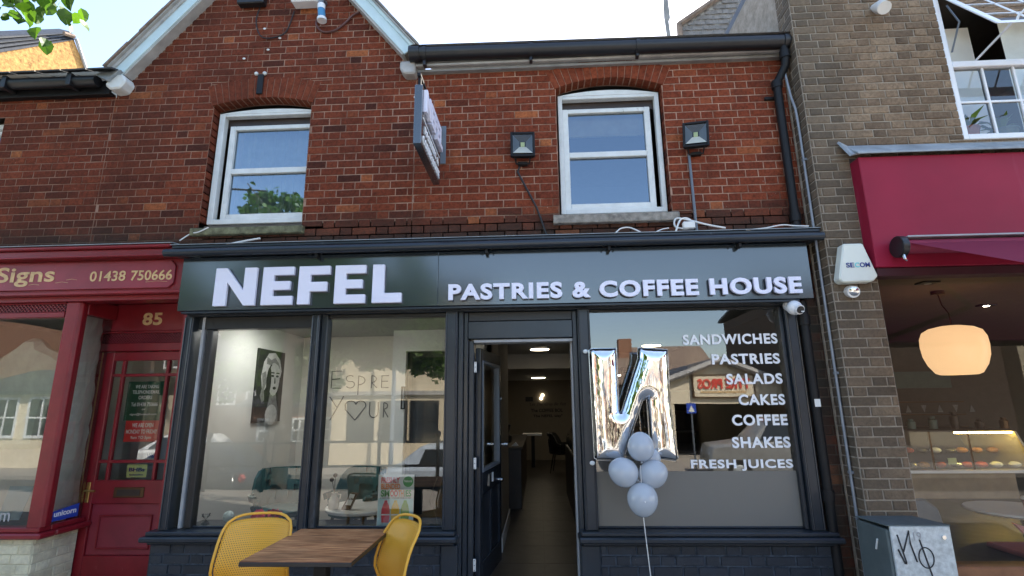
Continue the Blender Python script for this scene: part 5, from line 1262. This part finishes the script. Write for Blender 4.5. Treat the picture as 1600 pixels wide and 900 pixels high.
part('top', MB().lathe([(.42, .50), (.44, .515), (.43, .53), (.01, .53)], (4.52, 1.0, 0), 36), 'plaster grey', r2, smooth=True); part('column', MB().tube([(4.52, 1, .28), (4.52, 1, .5)], .03, 8), 'black metal', r2)
cu = thing('takeaway_cup', 'maroon takeaway cup with white lid at the right picture edge', 'cup', (4.42, .8, .53))
part('body', MB().lathe([(.034, .53), (.045, .65)], (4.42, .8, 0), 16), 'cup maroon', cu, smooth=True); part('lid', MB().lathe([(.048, .65), (.048, .665), (.04, .675)], (4.42, .8, 0), 16), 'upvc white', cu, smooth=True)
pk = thing('pink_chair', 'pink plastic chair edge behind the right-hand shop glass', 'chair', (3.95, .3, .28))
part('backrest', MB().prism([(3.80, .25, .57), (3.95, .30, .52), (4.1, .3, .30), (3.93, .27, .30), (3.90, .26, .46)], (0, .03, 0)), 'pink plastic', pk, bev=.008); part('seat', bx(3.9, 4.3, .3, .7, .28, .32), 'pink plastic', pk, bev=.01)
dk2 = thing('dark_chair', 'dark rounded chair back behind the metal cabinet', 'chair', (3.3, .6, .28))
part('backrest', MB().prism([(3.12, .55, .28), (3.12, .55, .66), (3.2, .55, .70), (3.36, .55, .70), (3.46, .55, .62), (3.52, .55, .28)], (0, .05, 0)), 'steel grey', dk2, bev=.02, smooth=True); part('seat', bx(3.14, 3.5, .6, 1.0, .30, .36), 'steel grey', dk2, bev=.01)
# metal cabinet with a scrawled tag
mc = thing('meter_cabinet', 'grey metal cabinet with black scrawled graffiti in front of the pier', 'cabinet', (2.5, -.45, 0))
part('body', bx(2.30, 2.70, -.58, -.24, 0, .70), 'cabinet green', mc, bev=.008); dr2 = part('door', bx(2.315, 2.70, -.60, -.582, .02, .725), 'galvanised', mc, bev=.004)
part('lid', MB().prism([(2.295, -.60, .726), (2.705, -.60, .726), (2.705, -.24, .712), (2.295, -.24, .712)], (0, 0, .008)), 'cabinet green', mc, bev=.002)
part('lock', MB().tube([(2.645, -.60, .66), (2.645, -.612, .66)], .013, 12), 'chrome', mc, smooth=True)
def scr(pts, r=.004): part('graffiti', MB().tube([(x, -.6025, z) for x, z in pts], r, 5), 'black print', mc)
scr([(2.345, .585), (2.375, .50), (2.385, .50), (2.372, .66)][0:3], .006); scr([(2.352, .675), (2.385, .505)], .005); scr([(2.375, .57), (2.43, .70), (2.428, .62), (2.452, .51)], .005)
scr([(2.49, .645), (2.535, .42), (2.54, .33)], .005); scr(arcp(2.515, .535, .047, .062, 0, 360, 20), .004); scr([(2.53, .42), (2.565, .38), (2.58, .30)], .005); scr([(2.62, .40), (2.63, .30)], .006)
mb = text_mb('19', 2.455, .64, .05, .05, -.602, .001, .0); part('faint_number', mb, 'line grey', mc, fixn=False)
scr2 = part('scratch', MB().tube([(2.293, -.48, .62), (2.293, -.45, .55)], .006, 5), 'paper white', mc)

# ================================================================== BALLOONS
def inflate(outline, X0, Z0, Wd, Ht, y, th, m, parent, name, nx=60, nz=90):
    """puffed foil shape: height of the film grows from the seam by distance to the outline"""
    P = [(X0+a*Wd, Z0+b*Ht) for a, b in outline]; n = len(P)
    def inside(x, z):
        c = False
        for i in range(n):
            (x1, z1), (x2, z2) = P[i], P[(i+1) % n]
            if (z1 > z) != (z2 > z) and x < (x2-x1)*(z-z1)/(z2-z1)+x1: c = not c
        return c
    def dist(x, z):
        b2 = 1e9
        for i in range(n):
            (x1, z1), (x2, z2) = P[i], P[(i+1) % n]; dx, dz = x2-x1, z2-z1; t = max(0, min(1, ((x-x1)*dx+(z-z1)*dz)/(dx*dx+dz*dz))); b2 = min(b2, hypot(x-x1-t*dx, z-z1-t*dz))
        return b2
    xs = [X0-.01+(Wd+.02)*i/nx for i in range(nx+1)]; zs = [Z0-.01+(Ht+.02)*j/nz for j in range(nz+1)]
    D = {}
    for i, x in enumerate(xs):
        for j, z in enumerate(zs):
            d = dist(x, z); D[i, j] = d if inside(x, z) else -d
    R = th
    def hgt(x, z, d):
        d = max(0, d); k = min(1, d/R); h = R*.78*sqrt(max(0, 1-(1-k)**2))
        w_ = .0009*sin(z*60+sin(x*40)*1.5)*(1-k)+.0006*sin(z*21+x*23)
        return h+w_
    mb = MB(); idx = {}
    def vert(i, j, s):
        key = (i, j, s)
        if key in idx: return idx[key]
        x, z, d = xs[i], zs[j], D[i, j]
        if d <= 0:   # snap outside corners to the nearest outline point
            best = None
            for q in range(n):
                (x1, z1), (x2, z2) = P[q], P[(q+1) % n]; dx, dz = x2-x1, z2-z1; t = max(0, min(1, ((x-x1)*dx+(z-z1)*dz)/(dx*dx+dz*dz))); c = (x1+t*dx, z1+t*dz); e = hypot(x-c[0], z-c[1])
                if best is None or e < best[0]: best = (e, c)
            x, z = best[1]; d = 0; h = 0
        else: h = hgt(x, z, d)
        idx[key] = len(mb.v); mb.v.append((x, y-s*h, z)); return idx[key]
    for i in range(nx):
        for j in range(nz):
            if max(D[i, j], D[i+1, j], D[i+1, j+1], D[i, j+1]) <= 0 or sum(D[a] > 0 for a in ((i, j), (i+1, j), (i+1, j+1), (i, j+1))) < 2: continue
            for s in (1, -1):
                q = [vert(i, j, s), vert(i+1, j, s), vert(i+1, j+1, s), vert(i, j+1, s)]; mb.f.append(tuple(q if s > 0 else reversed(q)))
    o = part(name, mb, m, parent, fixn=False)
    for p in o.data.polygons: p.use_smooth = True
    return o
fb = thing('foil_balloon', 'large silver foil letter balloon tied in front of the right window', 'balloon', (.74, -.15, 1.08))
OUT = [(0, .03), (-.01, .985), (.03, 1.0), (.345, 1.0), (.335, .43), (.365, .43), (.61, .90), (.62, 1.0), (1.0, .98), (.985, .50), (1.03, .03), (.99, .0), (.69, .03), (.69, .54), (.64, .52), (.39, .08), (.36, .0), (.03, .015)]
inflate(OUT, .425, 1.10, .63, .885, -.162, .10, 'foil silver', fb, 'foil')
part('seam', MB().tube([(.425+a*.63, -.16, 1.10+b*.885) for a, b in OUT+OUT[:1]], .0035, 5), 'foil', fb)
for i, (x, z) in enumerate(((.395, 1.965), (.412, 1.085))): part('tie', MB().sphere((x, -.12, z), .022, 8, 6, (1, .6, .8)), 'paper white', fb)
bc = []
def balloon(x, y, z, r, lab, tilt=0):
    t = thing('white_balloon', lab, 'balloon', (x, y, z), 'white balloons bunched under the foil balloon')
    mb = MB().lathe([(max(1e-3, r*sin(pi*i/14)*(1-.06*cos(pi*i/14)*-1)), -r*1.08*cos(pi*i/14)) for i in range(15)], (0, 0, 0), 28)
    rm = Matrix.Rotation(tilt, 3, 'Y'); mb.v = [tuple(rm @ Vector(v)+Vector((x, y, z))) for v in mb.v]
    part('skin', mb, 'balloon rubber', t, smooth=True)
    k = rm @ Vector((0, 0, -r*1.08)); part('knot', MB().tube([(x+k.x, y+k.y, z+k.z+.004), (x+k.x*1.10, y+k.y*1.1, z+k.z*1.10)], [.004, .011], 8), 'balloon rubber', t)
balloon(.765, -.30, 1.222, .101, 'white balloon at the top of the bunch', 0)
balloon(.620, -.31, 1.040, .106, 'white balloon on the left side of the bunch', radians(-60))
balloon(.845, -.30, 1.025, .102, 'white balloon on the right side of the bunch', radians(60))
balloon(.745, -.34, .850, .112, 'white balloon at the bottom of the bunch', pi)
balloon(.86, -.20, 1.13, .07, 'small white balloon half hidden behind the right side of the bunch', 0)
tag(part('ribbon', MB().tube([(.745, -.34, 1.09), (.742, -.352, .95), (.742, -.458, .85)], .0028, 5).tube([(.742, -.35, .735), (.748, -.38, .55), (.758, -.42, .30), (.762, -.44, .05)], .0035, 5), 'rope white', None), 'thin white ribbon hanging from the bunch of balloons', 'ribbon')

# ================================================================== TABLE AND YELLOW CHAIRS
tb = thing('cafe_table', 'square wood grained cafe table with black edge and pedestal on the pavement', 'table', (-1.28, -1.2, 0))
part('edge_band', bx(-1.585, -.985, -1.555, -.835, .735, .7575), 'black plastic', tb, bev=.003)
tt = part('table_top', bx(-1.582, -.988, -1.552, -.838, .7577, .7605), 'table wood', tb)
part('column', bx(-1.32, -1.245, -1.23, -1.155, .03, .735), 'black metal', tb, bev=.004); part('base', bx(-1.5, -1.06, -1.42, -.97, .0, .025), 'black metal', tb, bev=.006)
part('top_plate', bx(-1.42, -1.14, -1.33, -1.06, .725, .734), 'black metal', tb)
def yellow_chair(label, x, y, rot):
    t = thing('yellow_chair', label, 'chair', (0, 0, 0), 'yellow perforated chairs at the pavement table')
    # chair space: faces -y; backrest curves round the sitter, +y is behind
    nu, nv = 22, 20; W = .225; prof = []
    def surf(u, v):   # u -1..1 across, v 0..1 seat front -> back top
        w_ = W*(1-.10*max(0, v-.62)/.38)
        corner = 1-(max(0, v-.9)/.1)**2*.06
        if v < .45: yy = -.22+v/.45*.40; zz = .445-.015*sin(v/.45*pi)
        else:
            k = (v-.45)/.55; yy = .18+.10*k+.03*sin(k*pi)*-1; zz = .445+.43*k**1.05
        cur = u*u
        if v < .45: zz += .03*cur*(v/.45)
        else: yy -= .085*cur*(min(1, (v-.45)/.2))*(1-.25*(v-.45)/.55)
        if v > .85: zz -= .04*abs(u)**5*((v-.85)/.15)
        return (u*w_*corner, yy, zz)
    mb = MB(); uvs = []; ln = [0]
    for j in range(1, nv+1):
        a, b2 = Vector(surf(0, (j-1)/nv)), Vector(surf(0, j/nv)); ln.append(ln[-1]+(a-b2).length)
    for j in range(nv+1):
        for i in range(nu+1): mb.v.append(surf((-1+2*i/nu)*.94, .03+j/nv*.94)); uvs.append(((-1+2*i/nu)*W, ln[j]))
    for j in range(nv):
        for i in range(nu): a = j*(nu+1)+i; mb.f.append((a, a+1, a+nu+2, a+nu+1))
    o = part('shell', mb, 'yellow perforated', t, uv=uvs, fixn=False)
    for p in o.data.polygons: p.use_smooth = True
    sm = o.modifiers.new('thickness', 'SOLIDIFY'); sm.thickness = .004
    rim = [surf(-1, v/16) for v in range(17)]+[surf(-1+u/5, 1) for u in range(1, 10)]+[surf(1, 1-v/16) for v in range(17)]+[surf(1-u/5, 0) for u in range(1, 10)]
    rim.append(rim[0]); q = MB().tube(rim, .0085, 8); ro = part('rim', q, 'yellow plastic', t, smooth=True)
    for sx in (-1, 1):
        part('leg', MB().tube([(sx*.19, -.18, .44), (sx*.22, -.24, 0)], [.016, .012], 8), 'yellow plastic', t, smooth=True)
        part('leg', MB().tube([(sx*.18, .17, .45), (sx*.21, .27, 0)], [.016, .012], 8), 'yellow plastic', t, smooth=True)
    t.location = (x, y, 0); t.rotation_euler = (0, 0, rot); return t
yellow_chair('yellow perforated plastic chair on the left of the table, back seen broadside', -1.76, -1.20, radians(8))
yellow_chair('yellow perforated plastic chair on the right of the table, back seen edge-on', -1.0, -1.20, radians(-52))

# ================================================================== THE STREET OPPOSITE (seen in the glass)
GZ = -.53
tg = thing('tyre_garage', 'low cream gabled garage with a red lettered sign reading tyre pros across the road', 'garage', (7.2, -16, GZ))
part('front_wall', MB().prism([(2.9, -16, 1.45), (11.2, -16, 1.45), (11.2, -16, 1.62), (7.0, -16, 2.98), (2.9, -16, 1.62)], (0, -.2, 0)), 'cream panel', tg)
part('canopy_edge', MB().tube([(2.6, -15.8, 1.55), (7.0, -15.8, 3.10), (11.4, -15.8, 1.55)], .13, 6), 'old board', tg)
part('roof', MB().prism([(2.6, -15.8, 1.7), (7.0, -15.8, 3.15), (7.0, -25, 3.15), (2.6, -25, 1.7)], (0, 0, .06)).prism([(7.0, -15.8, 3.15), (11.4, -15.8, 1.7), (11.4, -25, 1.7), (7.0, -25, 3.15)], (0, 0, .06)), 'slate', tg)
part('inside', MB().q((3, -24, GZ), (11.2, -24, GZ), (11.2, -24, 1.6), (3, -24, 1.6)).q((3, -16.2, GZ), (3, -24, GZ), (3, -24, 1.6), (3, -16.2, 1.6)).q((11.2, -16.2, GZ), (11.2, -24, GZ), (11.2, -24, 1.6), (11.2, -16.2, 1.6)).q((3, -16.2, 1.5), (11.2, -16.2, 1.5), (11.2, -24, 1.5), (3, -24, 1.5)), 'dark red', tg)
for x in (3.0, 5.1, 11.1): part('post', bx(x-.1, x+.1, -16.15, -16.02, GZ, 1.45), 'cream panel', tg)
part('sign_board', bx(5.95, 8.2, -15.98, -15.90, 1.72, 2.52), 'cream panel', tg); part('sign_frame', frame_rect(MB(), 5.9, 8.25, 1.67, 2.57, .05, .05, .05, -15.98, -15.88), 'bronze', tg)
part('lettering', text_mb('TYRE PROS', 6.1, 2.02, 1.95, .38, -15.88, .02, .035, rz=pi), 'sign red', tg)
part('strap_line', bx(6.2, 7.9, -15.895, -15.885, 1.86, 1.93), 'gold print', tg)
def farhouse(name, lab, x0, x1, y, z1, m, roofm, ridge, wins, ww=.9, wh=1.2, mw='upvc white', depth=7, chim=None):
    t = thing(name, lab, 'house', ((x0+x1)/2, y, GZ)); 
    part('wall', bx(x0, x1, y-depth, y, GZ, z1), m, t)
    part('roof', MB().prism([(x0-.2, y+.25, z1), (x1+.2, y+.25, z1), (x1+.2, y-depth/2, z1+ridge), (x0-.2, y-depth/2, z1+ridge)], (0, 0, .12)).prism([(x0-.2, y-depth-.2, z1), (x1+.2, y-depth-.2, z1), (x1+.2, y-depth/2, z1+ridge), (x0-.2, y-depth/2, z1+ridge)], (0, 0, .12)), roofm, t)
    for (x, z) in wins:
        f = part('window', frame_rect(MB(), x-ww/2, x+ww/2, z, z+wh, .08, .08, .1, y, y+.05).box(x-.03, x+.03, y+.001, y+.045, z+.1, z+wh-.08).box(x-ww/2+.08, x+ww/2-.08, y+.001, y+.04, z+wh/2-.03, z+wh/2+.03), mw, t)
        part('pane', MB().q((x-ww/2, y+.02, z), (x+ww/2, y+.02, z), (x+ww/2, y+.02, z+wh), (x-ww/2, y+.02, z+wh)), 'car glass', f, fixn=False)
    if chim: part('chimney', bx(chim-.35, chim+.35, y-depth/2-.3, y-depth/2+.3, z1+ridge-.5, z1+ridge+1.1), 'far brick', t)
    return t
farhouse('brick_house', 'orange brick house with clay roof and chimney behind the tyre garage', 2.4, 5.0, -22, 2.4, 'far brick', 'clay tile', 1.6, [(3.4, .4), (4.4, .4)], chim=5.0)
farhouse('brick_house', 'brown roofed house rising behind the garage gable', 6.2, 11, -28, 2.9, 'far brown brick', 'clay tile', 2.2, [(7.5, 1.2)])
farhouse('brown_block', 'tall dark brown block at the far side right of the garage', 9.3, 16, -14.5, 5.4, 'far brown brick', 'slate', .8, [(10.2, 3.2), (11.6, 3.2), (10.2, .6), (11.6, .6)])
farhouse('cream_building', 'sunlit cream rendered building opposite with dark framed windows', -7.5, -2.4, -14.2, 5.2, 'cream wall', 'slate', 1.5, [(-6.4, .3), (-4.1, .3), (-5.2, .3), (-6.2, 3), (-4, 3)], 1.0, 1.4, 'black satin')
part('string_beam', bx(-7.5, -2.4, -14.2, -14.1, 1.9, 2.05), 'old board', bpy.data.objects['cream_building'])
farhouse('brick_cottage', 'small orange brick cottage with white windows left of the cream building', -11.5, -7.6, -15.5, 1.5, 'far brick', 'slate', .9, [(-10.6, .2), (-9.2, .2), (-8.3, .2)], .6, .9)
farhouse('white_shop', 'white painted shop with georgian windows far along the opposite side', -22.5, -17.5, -14.2, 2.1, 'cream panel', 'slate', 1.0, [(-21.5, .5), (-19.9, .5), (-18.4, .5)], 1.1, 1.5)
farhouse('brick_terrace', 'long orange brick terrace at the far end of the opposite side', -40, -22.6, -14.4, 5.2, 'far brick', 'clay tile', 1.8, [(-38+i*2.6, 2.7) for i in range(6)]+[(-38+i*2.6, .2) for i in range(6)], 1, 1.4)
farhouse('brick_villa', 'brick villa set back between cottage and white shop', -17, -12.2, -19, 3.6, 'far brown brick', 'slate', 1.8, [(-16, 1.6), (-14.4, 1.6), (-13, 1.6)], .9, 1.2)
farhouse('rendered_house', 'pale rendered house at the far right beyond the brown block', 17, 26, -15, 5.2, 'cream wall', 'clay tile', 2, [(18.5, 2.8), (21, 2.8), (23.5, 2.8)])
farhouse('brick_shop', 'brick house between the cream building and the garage set back', -2.0, 2.0, -26, 1.9, 'far brick', 'slate', 1.3, [(-1, .3), (.8, .3)])
farhouse('sky_screen_hall', 'tall dark brick hall added behind the white georgian windowed shop to hide bright sky', -29, -15.5, -22, 6.5, 'far brown brick', 'slate', 1.6, [(-26, 3.6), (-23, 3.6), (-20, 3.6), (-17.5, 3.6)], 1.1, 1.8)  # added to block bright sky mirrored in the sign shop glass
# railing along the raised pavement
rl = thing('street_railing', 'dark tubular railing with ball topped posts along the raised pavement edge', 'railing', (-4, -5.4, 0))
for i in range(7):
    x = -7.4+i*1.1; part('post', MB().tube([(x, -5.4, 0), (x, -5.4, .98)], .035, 8), 'black metal', rl, smooth=True); part('ball', MB().sphere((x, -5.4, 1.02), .06, 10, 7), 'black metal', rl, smooth=True)
for z in (.45, .88): part('rail', MB().tube([(-7.4, -5.4, z), (-.8, -5.4, z)], .022, 8), 'black metal', rl, smooth=True)
lp2 = thing('street_lamp', 'slim grey street lamp post on the far pavement', 'street lamp', (-4.8, -12.6, GZ))
part('column', MB().tube([(-4.8, -12.6, GZ), (-4.8, -12.6, 5.6)], [.08, .05], 10), 'steel grey', lp2, smooth=True); part('lantern', MB().prism([(-4.95, -12.6, 5.6), (-4.65, -12.6, 5.6), (-4.7, -12.6, 5.75), (-4.9, -12.6, 5.75)], (0, .5, .05)), 'bulb plastic', lp2)
ts = thing('road_sign', 'small blue square road sign on a post near the garage', 'sign', (5.2, -13, GZ))
part('post', MB().tube([(4.95, -13, GZ), (4.95, -13, 1.5)], .03, 8), 'steel grey', ts); part('plate', bx(4.80, 5.10, -12.97, -12.95, 1.15, 1.48), 'blue print', ts); part('symbol', MB().prism([(4.85, -12.945, 1.20), (5.05, -12.945, 1.20), (4.95, -12.945, 1.42)], (0, .004, 0)), 'paper white', ts)
def car(name, label, x, y, rz, m, tall=0.0, z=-.65):
    t = thing(name, label, 'car', (0, 0, 0)); L, W = 4.2, .86; h = 1.42+tall
    low = [(-2.1, .28), (-2.12, .62), (-2.0, .84+tall*.4), (-1.0, .95+tall*.4), (1.5, .98+tall*.4), (2.02, .92+tall*.4), (2.1, .6), (2.08, .28)]
    part('body', MB().prism([(a, -W, b2) for a, b2 in low], (0, 2*W, 0)), m, t, bev=.06, smooth=True)
    cab = [(-1.05, .94+tall*.4), (-.35, h-.03), (.2, h), (1.2, h-.02), (1.75+tall*.3, .97+tall*.4)]
    n = len(cab); v0 = [(a, -W+.06+.13*((b2-.94)/(h-.94)), b2) for a, b2 in cab]; mb = MB(); mb.v = v0+[(a, -b2, c) for a, b2, c in v0]
    mb.f = [tuple(range(n)), tuple(reversed(range(n, 2*n)))]+[(i, (i+1) % n, n+(i+1) % n, n+i) for i in range(n)]
    cabo = part('cabin', mb, m, t, bev=.05, smooth=True)
    for s in (-1, 1):
        for a0, a1 in ((-.72, .12), (.2, 1.25)):
            yy = lambda b2: s*(W-.045-.13*((b2-.94)/(h-.94)))
            zt = h-.10; zb = 1.0+tall*.4; sl_ = .33 if a0 < 0 else 0; s2_ = .12 if a1 > 1 else 0
            part('side_window', MB().q((a0, yy(zb), zb), (a1, yy(zb), zb), (a1-s2_, yy(zt), zt), (a0+sl_, yy(zt), zt)), 'car glass', t, fixn=False)
        for a in (-1.32, 1.30):
            w_ = part('wheel', MB().tube([(a, s*(W-.18), .32), (a, s*(W+.012), .32)], .32, 20), 'rubber', t, smooth=True); part('rim', MB().tube([(a, s*(W+.004), .32), (a, s*(W+.022), .32)], [.21, .17], 14), 'galvanised', w_, smooth=True) if True else None
        part('headlight', MB().sphere((-2.03, s*.62, .74), .11, 10, 6, (.6, 1.3, .7)), 'upvc white', t, smooth=True); part('tail_light', MB().sphere((2.04, s*.66, .80), .10, 10, 6, (.5, 1.2, .9)), 'rear red', t, smooth=True)
    part('windscreen', MB().q((-1.02, -.66, 1.0), (-1.02, .66, 1.0), (-.42, .56, h-.08), (-.42, -.56, h-.08)), 'car glass', t, fixn=False)
    part('number_plate', bx(-2.14, -2.12, -.26, .26, .42, .53), 'paper white', t)
    t.location = (x, y, z); t.rotation_euler = (0, 0, rz); return t
car('parked_car', 'pale blue parked hatchback beside the railing', -1.2, -7.0, radians(180), 'car blue')
car('parked_car', 'black parked car mirrored in the left end of the cafe glass', -7.9, -6.8, radians(5), 'car black')
car('parked_car', 'white car on the far side of the road', -11.0, -10.9, 0, 'car white')
car('offroad_car', 'tall silver four wheel drive car in front of the garage', 6.9, -11.3, radians(8), 'car silver', .35)

# ================================================================== TREES
def blob_crown(mb, tones, rnd, c, r, n, ls, gap=.25):
    cl = []
    for k in range(int(n/60)):
        d = Vector((rnd.gauss(0, 1), rnd.gauss(0, 1), rnd.gauss(0, 1))).normalized()*(rnd.random()**.4)
        cl.append((Vector(c)+Vector((d.x*r[0], d.y*r[1], d.z*r[2])), rnd.uniform(.25, .6)*min(r)*.55))
    for cc, cr in cl:
        for i in range(60):
            d = Vector((rnd.gauss(0, 1), rnd.gauss(0, 1), rnd.gauss(0, .8))).normalized()*cr*rnd.random()**.35; p = cc+d
            a = Vector((rnd.uniform(-1, 1), rnd.uniform(-1, 1), rnd.uniform(-1, .3))).normalized(); b2 = a.cross(Vector((rnd.uniform(-1, 1), rnd.uniform(-1, 1), rnd.uniform(-1, 1)))).normalized(); l = ls*rnd.uniform(.6, 1.2)
            mb.q(p, p+a*l*.5+b2*l*.36, p+a*l, p+a*l*.5-b2*l*.36); tones.append(rnd.random())
def tree(label, x, y, z0, ht, crowns, seed, ls=.16, r=.16):
    t = thing('street_tree', label, 'tree', (x, y, z0)); rnd = random.Random(seed)
    part('trunk', MB().tube([(x, y, z0), (x+.05, y+.02, z0+ht*.25), (x-.03, y-.05, z0+ht*.45), (x+.06, y, z0+ht*.62)], [r*1.25, r, r*.85, r*.6], 12), 'bark', t, smooth=True)
    mb, tn = MB(), []
    for c, rr, n in crowns:
        blob_crown(mb, tn, rnd, c, rr, n, ls)
        p = Vector((x+.06, y, z0+ht*.5)); q = Vector(c); m1 = p.lerp(q, .5)+Vector((0, 0, .25))
        part('branch', MB().tube([p, m1, q], [r*.5, r*.3, r*.1], 7), 'bark', t, smooth=True)
    part('crown', mb, 'tree leaf', t, kind='stuff', tones=tn, fixn=False); return t
tree('broad leafy tree on the raised pavement mirrored above the cream building', -5.3, -6.2, -.65, 7.0, [((-3.9, -7.0, 4.0), (1.7, 1.5, 1.2), 7200), ((-5.6, -7.2, 4.3), (1.4, 1.6, 1.5), 4200), ((-4.9, -6.8, 5.4), (1.0, 1.0, .9), 2400), ((-6.0, -6.8, 6.0), (1.0, .8, .8), 2400), ((-2.5, -7.2, 2.95), (1.1, .9, .8), 7200), ((-3.7, -7.2, 2.9), (.9, 1.0, .6), 3000)], 3, .15)
ta = tree('nearer leafy tree whose twigs hang into the upper left of the picture', -6.8, -3.0, 0, 7.5, [((-7.3, -3.0, 5.2), (1.2, 1.2, 1.1), 3600), ((-6.7, -2.6, 5.9), (.9, .9, .9), 2400), ((-6.4, -2.6, 4.6), (.6, .6, .6), 1200)], 5, .11, .14)
part('branch', MB().tube([(-6.75, -3, 3.2), (-5.6, -2.6, 4.3), (-4.6, -2.3, 4.75), (-3.95, -2.2, 4.65)], [.05, .035, .02, .01], 7), 'bark', ta, smooth=True)
tree('tall green tree at the far end of the opposite pavement', -14, -13, GZ, 8, [((-14, -13, 5.6), (2.4, 2, 2.4), 5000)], 6, .3)
tree('low spreading tree in front of the orange brick cottage', -8.8, -12.6, GZ, 4.5, [((-9.2, -12.6, 2.9), (2.2, 1.4, 1.3), 5200), ((-7.6, -12.6, 3.1), (1.2, 1.2, 1.1), 2400)], 14, .2)
tree('round green tree behind the low houses opposite', -.5, -34, GZ, 7, [((-.5, -34, 5.0), (3.2, 2, 2.0), 4200)], 8, .4)
# the hanging twigs with leaves one can count
rnd = random.Random(11)
def twig(pts):
    part('twig', MB().tube(pts, [.008, .006, .004, .002][:len(pts)], 5), 'bark', ta)
LM = []
for k in range(4):
    me = bpy.data.meshes.new('leaf'); l = 1.0; w_ = (.40, .46, .36, .43)[k]; c_ = (.08, -.05, .1, .02)[k]
    V = [(0, 0, 0), (.18, w_*.75, c_), (.45, w_, c_*1.4), (.78, w_*.55, c_), (1, 0, -.10), (.78, -w_*.55, c_), (.45, -w_, c_*1.4), (.18, -w_*.75, c_), (.5, 0, -.04)]
    me.from_pydata(V, [], [(8, 0, 1, 2), (8, 2, 3, 4), (8, 4, 5, 6), (8, 6, 7, 0)]); me.materials.append(MATS['tree leaf']); LM.append(me)
TW = [[(-3.95, -2.2, 4.65), (-3.5, -2.1, 4.15), (-3.2, -2.05, 3.88), (-3.05, -2.0, 3.66)], [(-3.5, -2.1, 4.15), (-3.05, -1.95, 3.95), (-2.85, -1.95, 3.84), (-2.70, -1.9, 3.66)],
      [(-3.05, -1.95, 3.95), (-2.8, -1.9, 3.92), (-2.6, -1.9, 3.90), (-2.5, -1.9, 3.80)], [(-3.9, -2.3, 4.5), (-3.5, -2.2, 3.9), (-3.2, -2.1, 3.66), (-3.1, -2.0, 3.45)]]
for tw in TW: twig([(x-.30, y, z+.13) for x, y, z in tw])
TW = [[(x-.30, y, z+.13) for x, y, z in tw] for tw in TW]
for i in range(190):
    tw = TW[i % 4]; s_ = rnd.random()*2.98; k = int(s_); p = Vector(tw[k]).lerp(Vector(tw[k+1]), s_-k)
    p += Vector((rnd.uniform(-.09, .09), rnd.uniform(-.15, .15), rnd.uniform(-.10, .08)))
    o = bpy.data.objects.new('leaf', LM[rnd.randrange(4)]); o.parent = ta; o.location = p-ORG[ta.name]
    o.rotation_euler = (rnd.uniform(-1.2, 1.2), rnd.uniform(.2, 1.5), rnd.uniform(0, 6.28)); s1 = rnd.uniform(.065, .105); o.scale = (s1, s1, s1); o['tone'] = rnd.random(); COL.objects.link(o)
